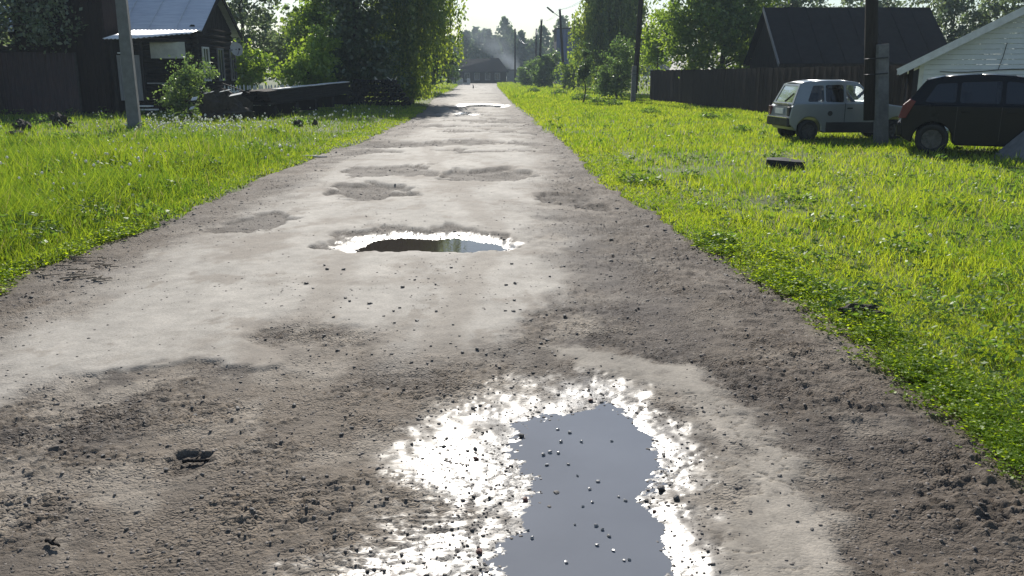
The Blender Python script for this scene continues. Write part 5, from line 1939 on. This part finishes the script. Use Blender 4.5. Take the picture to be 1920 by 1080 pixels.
def firewood_heap():
    c = (-6.6, 43.6)
    root = empty('firewood_heap', (c[0], c[1], gz(*c)))
    rng = random.Random(9)
    for row in range(6):
        for k in range(13 - row):
            x = -1.8 + (k + row * .5) * 0.27 + rng.uniform(-.02, .02)
            mb = MB(); mb.tube([(x, -0.35 + rng.uniform(-.05, .05), 0.13 + row * 0.21), (x, 0.4, 0.13 + row * 0.21)], rng.uniform(.10, .13), 8)
            mb.build('log', M['old_wood'], root, smooth=True)
    for k in range(5):
        mb = MB(); p = Vector((rng.uniform(0, .9), -0.2, 1.15)); mb.bar(p, p + Vector((rng.uniform(-.4, .4), 0, rng.uniform(.05, .4))), .07, .03); mb.build('offcut', M['white_twig'], root)
    tag(root, 'dark heap of logs with pale offcuts under the weeping birch', 'firewood')
firewood_heap()

def clod(u, v, s, label, name='earth_clod', mat='soil', cat='clod'):
    x, y = ground_pt(u, v)
    bm = bmesh.new()
    bmesh.ops.create_icosphere(bm, subdivisions=3, radius=1)
    for vt in bm.verts:
        n = fbm(np.array([vt.co.x * 1.5 + u]), np.array([vt.co.y * 1.5 + vt.co.z * 2]), 3)[0]
        f = 1 + 0.6 * n
        vt.co = Vector((vt.co.x * s[0] * f, vt.co.y * s[1] * f, (vt.co.z * s[2] * f)))
    me = bpy.data.meshes.new(name); bm.to_mesh(me); bm.free()
    o = link(name, me, M[mat])
    o.location = (x, y, gz(x, y) + s[2] * 0.5)
    tag(o, label, cat, 'dark clods in the left verge grass')
clod(113, 246, (0.20, 0.2, 0.26), 'biggest dark earth clod in the grass below the maroon fence')
clod(134, 250, (0.11, 0.1, 0.12), 'small dark clod touching the biggest clod')
clod(45, 256, (0.22, 0.2, 0.20), 'rounded dark clod nearer the photo edge than the biggest clod')
clod(32, 264, (0.26, 0.15, 0.08), 'low flat dark clod below the rounded clod')
clod(560, 246, (0.14, 0.1, 0.14), 'dark clod in the grass in front of the board stack')
clod(592, 244, (0.08, 0.06, 0.14), 'thin dark clod right of the clod before the board stack')
clod(1612, 598, (0.14, 0.07, 0.05), 'dark low lump standing in for the shaded gap in the grass near the clover edge')  # dark lump added where the grass has only a shaded gap

def leaning_pipe(u, v, v2, u2, label):
    x, y = ground_pt(u, v)
    root = MB()
    root.tube([(0, 0, 0), ((u2 - u) / 48.0, 0, (v - v2) / 46.0)], 0.03, 7)
    o = root.build('leaning_stick', M['white_twig'], smooth=True)
    o.location = (x, y, gz(x, y))
    tag(o, label, 'stick')
leaning_pipe(180, 212, 168, 158, 'pale stick leaning against the plank shed')
leaning_pipe(352, 206, 154, 328, 'thin pale stick leaning by the porch bush')

def doorstep():
    x, y = ground_pt(268, 222)
    root = empty('white_planks', (x, y, gz(x, y)))
    for k in range(2):
        mb = MB(); mb.box((0.15 - 0.2 * k, 0, 0.22 + 0.13 * k), (0.9, 0.25, 0.05)); mb.build('plank', M['white_paint'], root)
    for k in (-0.2, 0.35):
        mb = MB(); mb.box((k, 0, 0.09), (0.12, 0.22, 0.2)); mb.build('bearer', M['old_wood'], root)
    tag(root, 'two white planks lying behind the grey concrete pole', 'planks')
doorstep()

# ------------------------------------------------------------------ things on the right verge
def rubber_slab():
    x, y = ground_pt(1467, 318)
    rng = random.Random(6)
    top = [(-0.30, -0.10), (-0.12, -0.16), (0.16, -0.15), (0.36, -0.07), (0.33, 0.10), (0.05, 0.17), (-0.26, 0.13)]
    mb = MB()
    n = len(top)
    V = [(p * 1.04, q * 1.04, -0.04) for p, q in top] + [(p, q, 0.15 - 0.10 * max(0, p) + rng.uniform(-.012, .012)) for p, q in top]
    mb.add(V, [tuple(range(n - 1, -1, -1)), tuple(range(n, 2 * n))] + [(i, (i + 1) % n, n + (i + 1) % n, n + i) for i in range(n)])
    o = mb.build('rubber_slab', M['rubber'], bevel=0.012)
    o.location = (x, y, gz(x, y) + 0.02)
    o.rotation_euler = (R(6), 0, R(-6))
    tag(o, 'flat black slab lying in the sunny grass before the silver car', 'slab')
rubber_slab()

def tapered_block():
    x, y = 9.85, 16.35
    mb = MB()
    mb.add([(-0.55, -0.5, -.05), (1.1, -0.5, -.05), (1.1, 0.5, -.05), (-0.55, 0.5, -.05), (0.0, -0.3, 0.56), (0.9, -0.3, 0.56), (0.9, 0.3, 0.56), (0.0, 0.3, 0.56)],
           [(0, 3, 2, 1), (4, 5, 6, 7), (0, 1, 5, 4), (1, 2, 6, 5), (2, 3, 7, 6), (3, 0, 4, 7)])
    o = mb.build('concrete_block', M['concrete_dark'], bevel=0.025)
    o.location = (x, y, gz(x, y))
    tag(o, 'grey concrete block with sloping sides beside the dark car', 'concrete block')
tapered_block()

def stake():
    x, y = ground_pt(887, 166)
    mb = MB(); mb.tube([(0, 0, -.1), (0.03, 0, 0.25), (-0.02, 0, 0.52)], [0.09, 0.07, 0.02], 7)
    o = mb.build('road_stake', M['plastic'])
    o.location = (x, y, 0.0)
    tag(o, 'small dark stake standing on the far road', 'stake')
stake()

# ------------------------------------------------------------------ stones, twigs
def rock_mesh(seed, sub=2):
    rng = np.random.default_rng(seed)
    bm = bmesh.new()
    bmesh.ops.create_icosphere(bm, subdivisions=sub, radius=1)
    ax = unit(rng.normal(size=(7, 3)))
    for v in bm.verts:
        p = np.array(v.co)
        s = 1.0
        for a in ax:
            t = p @ a
            if t > 0.62: s = min(s, 0.62 / t + 0.06)
        v.co = v.co * s
    me = bpy.data.meshes.new('stone')
    bm.to_mesh(me); bm.free()
    return me
ROCKS = [rock_mesh(k) for k in range(6)]
for r_ in ROCKS: r_.materials.append(M['stone'])
ROCKS_WET = []
for k in range(3):
    c_ = rock_mesh(40 + k); c_.materials.append(M['wet_stone']); ROCKS_WET.append(c_)
ROCKS_RED = []
for k in range(3):
    c_ = rock_mesh(20 + k); c_.materials.append(M['stone_red']); ROCKS_RED.append(c_)

def road_z(x, y):
    return float(road_fields(np.array([[float(x)]]), np.array([[float(y)]]))[0][0, 0])

def stone(u, v, px, label, group=None, red=False, level=None):
    x, y = ground_pt(u, v, -0.01)
    s = px / FPX * y * 0.5
    me = random.choice(ROCKS_WET if level is not None else ROCKS_RED if red else ROCKS)
    o = bpy.data.objects.new('stone', me)
    COL.objects.link(o)
    z = road_z(x, y) if level is None else level
    o.scale = (s * random.uniform(.9, 1.3), s * random.uniform(.7, 1.0), s * random.uniform(.45, .7))
    o.location = (x, y, z + 0.25 * s)
    o.rotation_euler = (random.uniform(-.3, .3), random.uniform(-.3, .3), random.uniform(0, 6))
    tag(o, label, 'stone', group)
GS = 'loose stones on the road'
stone(882, 471, 13, 'dark squarish stone at the near edge of the far puddle', GS)
stone(1043, 915, 20, 'dark stone jutting into the near puddle from its left shore', GS)
stone(1030, 941, 16, 'smaller dark stone just below the dark stone in the near puddle', GS)
stone(1134, 1021, 16, 'dark stone poking out of the lower near puddle', GS)
stone(978, 811, 14, 'dark stone at the upper left shore of the near puddle', GS)
stone(1107, 746, 12, 'reddish stone in the bright wet patch above the near puddle', GS, True)
stone(892, 858, 13, 'reddish stone in the wet gravel left of the near puddle', GS, True)
stone(898, 1027, 20, 'reddish stone on the wet lower left shore of the puddle', GS, True)
stone(985, 930, 16, 'rusty stone amid the wet gravel at the puddle waist', GS, True)
stone(1240, 911, 24, 'broad dark stone on the right shore of the near puddle', GS)
stone(1268, 935, 20, 'dark stone below the broad stone on the right shore', GS)
stone(1228, 952, 14, 'small rusty stone on the right shore of the near puddle', GS, True)
rs = random.Random(21)
for u_, v_ in [(1046, 798), (1068, 804), (1052, 821), (1090, 821), (1147, 820), (1019, 845), (1031, 841), (1047, 842), (1025, 864), (1066, 863), (1083, 884), (1122, 895), (1106, 909), (1160, 923),
               (1173, 930), (1111, 933), (1093, 941), (1078, 975), (1118, 977), (1130, 984), (1142, 996), (1120, 1013), (1170, 1041), (1180, 1040), (1062, 1045), (990, 985), (998, 1000), (1150, 1023)]:
    stone(u_, v_, rs.uniform(7, 11), 'small wet pebble breaking the surface of the near puddle', 'pebbles in the near puddle', level=LV_A)
DL = 'small dark stone lying loose on the dry road between the two puddles'
for k in range(46):
    stone(rs.uniform(560, 1080), rs.uniform(500, 690), rs.uniform(6, 10), DL, 'small loose stones between the puddles')
DL2 = 'small dark stone in the rough gravel left of the near puddle'
for k in range(50):
    stone(rs.uniform(40, 920), rs.uniform(740, 1060), rs.uniform(8, 14), DL2, 'small stones in the gravel beside the near puddle')
DL3 = 'small dark stone on the cracked dry mud right of the near puddle'
for k in range(16):
    stone(rs.uniform(1300, 1560), rs.uniform(760, 1060), rs.uniform(7, 11), DL3, 'small stones on the cracked mud')

def build_gravel():
    rng = np.random.default_rng(5)
    n = 30000
    q = rng.random(n)
    p = 1.7
    y = (2.2 ** (1 - p) + q * (14 ** (1 - p) - 2.2 ** (1 - p))) ** (1 / (1 - p))
    x = xl(y) + rng.random(n) * (xr(y) - xl(y))
    h, wet, col, grit, asph, rough, dA = [a[0] for a in road_fields(x[None, :], y[None, :])]
    keep = (rng.random(n) < np.clip(0.05 + 0.9 * rough + 0.45 * sstep(0.05, 0.45, fbm(x * 0.9 + 33, y * 0.7 + 12, 4, 0.6)), 0, 1)) & (dA < 0.06 + 0.03 * rng.random(n)) & (np.abs(x) < y * 0.62 + 0.3)
    x, y, h = x[keep], y[keep], h[keep]
    # more stones washed together on the wet shore of the near puddle
    m = 9000
    gx = -1.2 + 2.6 * rng.random(m)
    gy = 2.2 + 2.9 * rng.random(m)
    h2, wet2, _, _, _, _, dA2 = [a[0] for a in road_fields(gx[None, :], gy[None, :])]
    k2 = (rng.random(m) < wet2 * (0.45 + 0.9 * fbm(gx * 2.5, gy * 2.5, 3))) & (dA2 < 0.03) & (dA2 > -0.8)
    x, y, h = np.concatenate([x, gx[k2]]), np.concatenate([y, gy[k2]]), np.concatenate([h, h2[k2]])
    m = 15000
    gy = 6.0 + 30 * rng.random(m) ** 1.5
    gx = xl(gy) + rng.random(m) * (xr(gy) - xl(gy))
    h3, _, _, _, as3, ro3, _ = [a[0] for a in road_fields(gx[None, :], gy[None, :])]
    k3 = rng.random(m) < np.clip(ro3 - 0.45, 0, 1) * 0.55
    big = np.concatenate([np.ones(len(x)), np.full(int(k3.sum()), 1.9)])
    x, y, h = np.concatenate([x, gx[k3]]), np.concatenate([y, gy[k3]]), np.concatenate([h, h3[k3]])
    n = len(x)
    # squat irregular pebble: rim of eight, cap
    ang = np.arange(5) / 5 * 2 * np.pi
    rim = np.stack([np.cos(ang), np.sin(ang), np.zeros(5) - 0.3], -1)
    mid = np.stack([0.8 * np.cos(ang + .3), 0.8 * np.sin(ang + .3), np.full(5, 0.45)], -1)
    tp = np.array([[0.05, 0.0, 0.75]])
    pv = np.concatenate([rim, mid, tp])
    tri = []
    for i in range(5):
        j = (i + 1) % 5
        tri += [[i, j, 5 + i], [j, 5 + j, 5 + i], [5 + i, 5 + j, 10]]
    tri = np.array(tri)
    s = (0.0025 + 0.0075 * rng.random(n) ** 3) * np.clip((y / 4.0) ** 0.35, 0.9, 1.8) * big
    th = rng.random(n) * 2 * np.pi
    jit = 1 + 0.22 * rng.normal(size=(n, 11, 1))
    P = pv[None] * jit
    P = P * np.stack([s * (0.8 + .5 * rng.random(n)), s, s * (0.4 + .3 * rng.random(n))], -1)[:, None, :]
    c, sn = np.cos(th)[:, None], np.sin(th)[:, None]
    X = P[..., 0] * c - P[..., 1] * sn + x[:, None]
    Y = P[..., 0] * sn + P[..., 1] * c + y[:, None]
    Z = P[..., 2] + h[:, None]
    V = np.stack([X, Y, Z], -1).reshape(-1, 3)
    F = (tri[None] + (np.arange(n) * 11)[:, None, None]).reshape(-1, 3)
    o = link('gravel', arr_mesh('gravel', V, F), M['gravel'], smooth=True)
    tag(o, 'fine loose gravel scattered over the muddy parts of the road', 'gravel', kind='stuff')
build_gravel()

def twig(u, v, lpx, ang, label, mat='twig', r=0.006):
    x, y = ground_pt(u, v)
    L = lpx / FPX * y
    mb = MB()
    pts = []
    for i in range(6):
        t = i / 5 - 0.5
        pts.append((L * t, 0.05 * L * math.sin(i * 1.9), 0.012 + 0.02 * L * math.sin(i * 1.1)))
    mb.tube(pts, [r * (1.2 - 0.12 * i) for i in range(6)], 6)
    mb.tube([pts[2], (pts[2][0] + .18 * L, 0.16 * L, 0.03)], [r * .7, r * .3], 5)
    o = mb.build('twig', M[mat], smooth=True)
    o.location = (x, y, max(road_z(x, y), gz(x, y)) + 0.004)
    o.rotation_euler = (0, 0, ang)
    tag(o, label, 'twig', 'twigs on the road edge')
twig(590, 296, 46, 0.15, 'pale peeled stick at the grass edge beyond the far puddle', 'white_twig', 0.02)
twig(370, 860, 60, 0.2, 'dark twig in the gravel hollow at lower left', 'old_wood', 0.008)
twig(100, 1026, 44, -0.5, 'dark twig near the lower left corner', 'old_wood', 0.007)
rt = random.Random(3)
for k in range(26):
    twig(rt.uniform(20, 215), 0 + rt.uniform(484, 530), rt.uniform(18, 50), rt.uniform(-.8, .8), 'dry brown twig littering the grass edge at the left of the road', 'twig', 0.006)

# ------------------------------------------------------------------ smoke and haze
def volume_box(name, lo, hi, dens, color, label, noise=None, aniso=0.0):
    mb = MB()
    c = [(a + b) / 2 for a, b in zip(lo, hi)]
    s = [b - a for a, b in zip(lo, hi)]
    mb.box((0, 0, 0), s)
    m = bpy.data.materials.new(name + '_air')
    nt = nodes_of(m)
    N, L = nt.nodes.new, nt.links.new
    out = N('ShaderNodeOutputMaterial')
    v = N('ShaderNodeVolumePrincipled')
    v.inputs['Color'].default_value = (*color, 1)
    v.inputs['Density'].default_value = dens
    v.inputs['Anisotropy'].default_value = aniso
    L(v.outputs[0], out.inputs['Volume'])
    if noise: noise(nt, v)
    o = mb.build(name, m)
    o.location = c
    tag(o, label, name, kind='stuff')
    return o
volume_box('haze', (-1000, -80, -1.5), (1000, 1700, 30), 0.0008, (0.74, 0.88, 1.0), 'thin bluish summer haze in the air over the whole street')

def smoke_field(nt, v):
    """a plume that leaves the chimney side of the far house and drifts left as it rises"""
    N, L = nt.nodes.new, nt.links.new
    ge = N('ShaderNodeNewGeometry')
    nz = N('ShaderNodeTexNoise')
    nz.inputs['Scale'].default_value = 0.35
    nz.inputs['Detail'].default_value = 4
    L(ge.outputs['Position'], nz.inputs['Vector'])
    sep = N('ShaderNodeSeparateXYZ')
    L(ge.outputs['Position'], sep.inputs[0])
    def math_(op, a, b=None, c=None):
        m = N('ShaderNodeMath')
        m.operation = op
        for i, q in enumerate((a, b, c)):
            if q is None: continue
            if isinstance(q, (int, float)): m.inputs[i].default_value = q
            else: L(q, m.inputs[i])
        return m.outputs[0]
    t = math_('MULTIPLY', math_('SUBTRACT', sep.outputs[2], 3.0), 1 / 11.0)       # 0 at the foot, 1 high up
    t = math_('MAXIMUM', math_('MINIMUM', t, 1.0), 0.0)
    ax = math_('ADD', math_('MULTIPLY_ADD', t, -9.0, 0.3), math_('MULTIPLY_ADD', nz.outputs['Fac'], 4.0, -2.0))
    wd = math_('MULTIPLY_ADD', t, 8.0, 1.4)
    q = math_('DIVIDE', math_('ABSOLUTE', math_('SUBTRACT', sep.outputs[0], ax)), wd)
    fall = math_('MAXIMUM', math_('SUBTRACT', 1.0, q), 0.0)
    thin = math_('MULTIPLY_ADD', t, -0.85, 1.0)
    edge = math_('MAXIMUM', math_('SUBTRACT', 1.0, math_('POWER', math_('DIVIDE', math_('ABSOLUTE', math_('SUBTRACT', sep.outputs[1], 195.0)), 5.0), 2.0)), 0.0)
    nn = math_('MAXIMUM', math_('MULTIPLY_ADD', nz.outputs['Fac'], 2.2, -0.6), 0.0)
    d = math_('MULTIPLY', math_('MULTIPLY', fall, thin), math_('MULTIPLY', nn, edge))
    d = math_('MULTIPLY', d, 0.2)
    L(d, v.inputs['Density'])
volume_box('smoke', (-17, 190, 2.4), (4, 200, 15), 0.05, (0.86, 0.93, 1.0), 'pale bluish smoke drifting up from behind the far house', smoke_field)
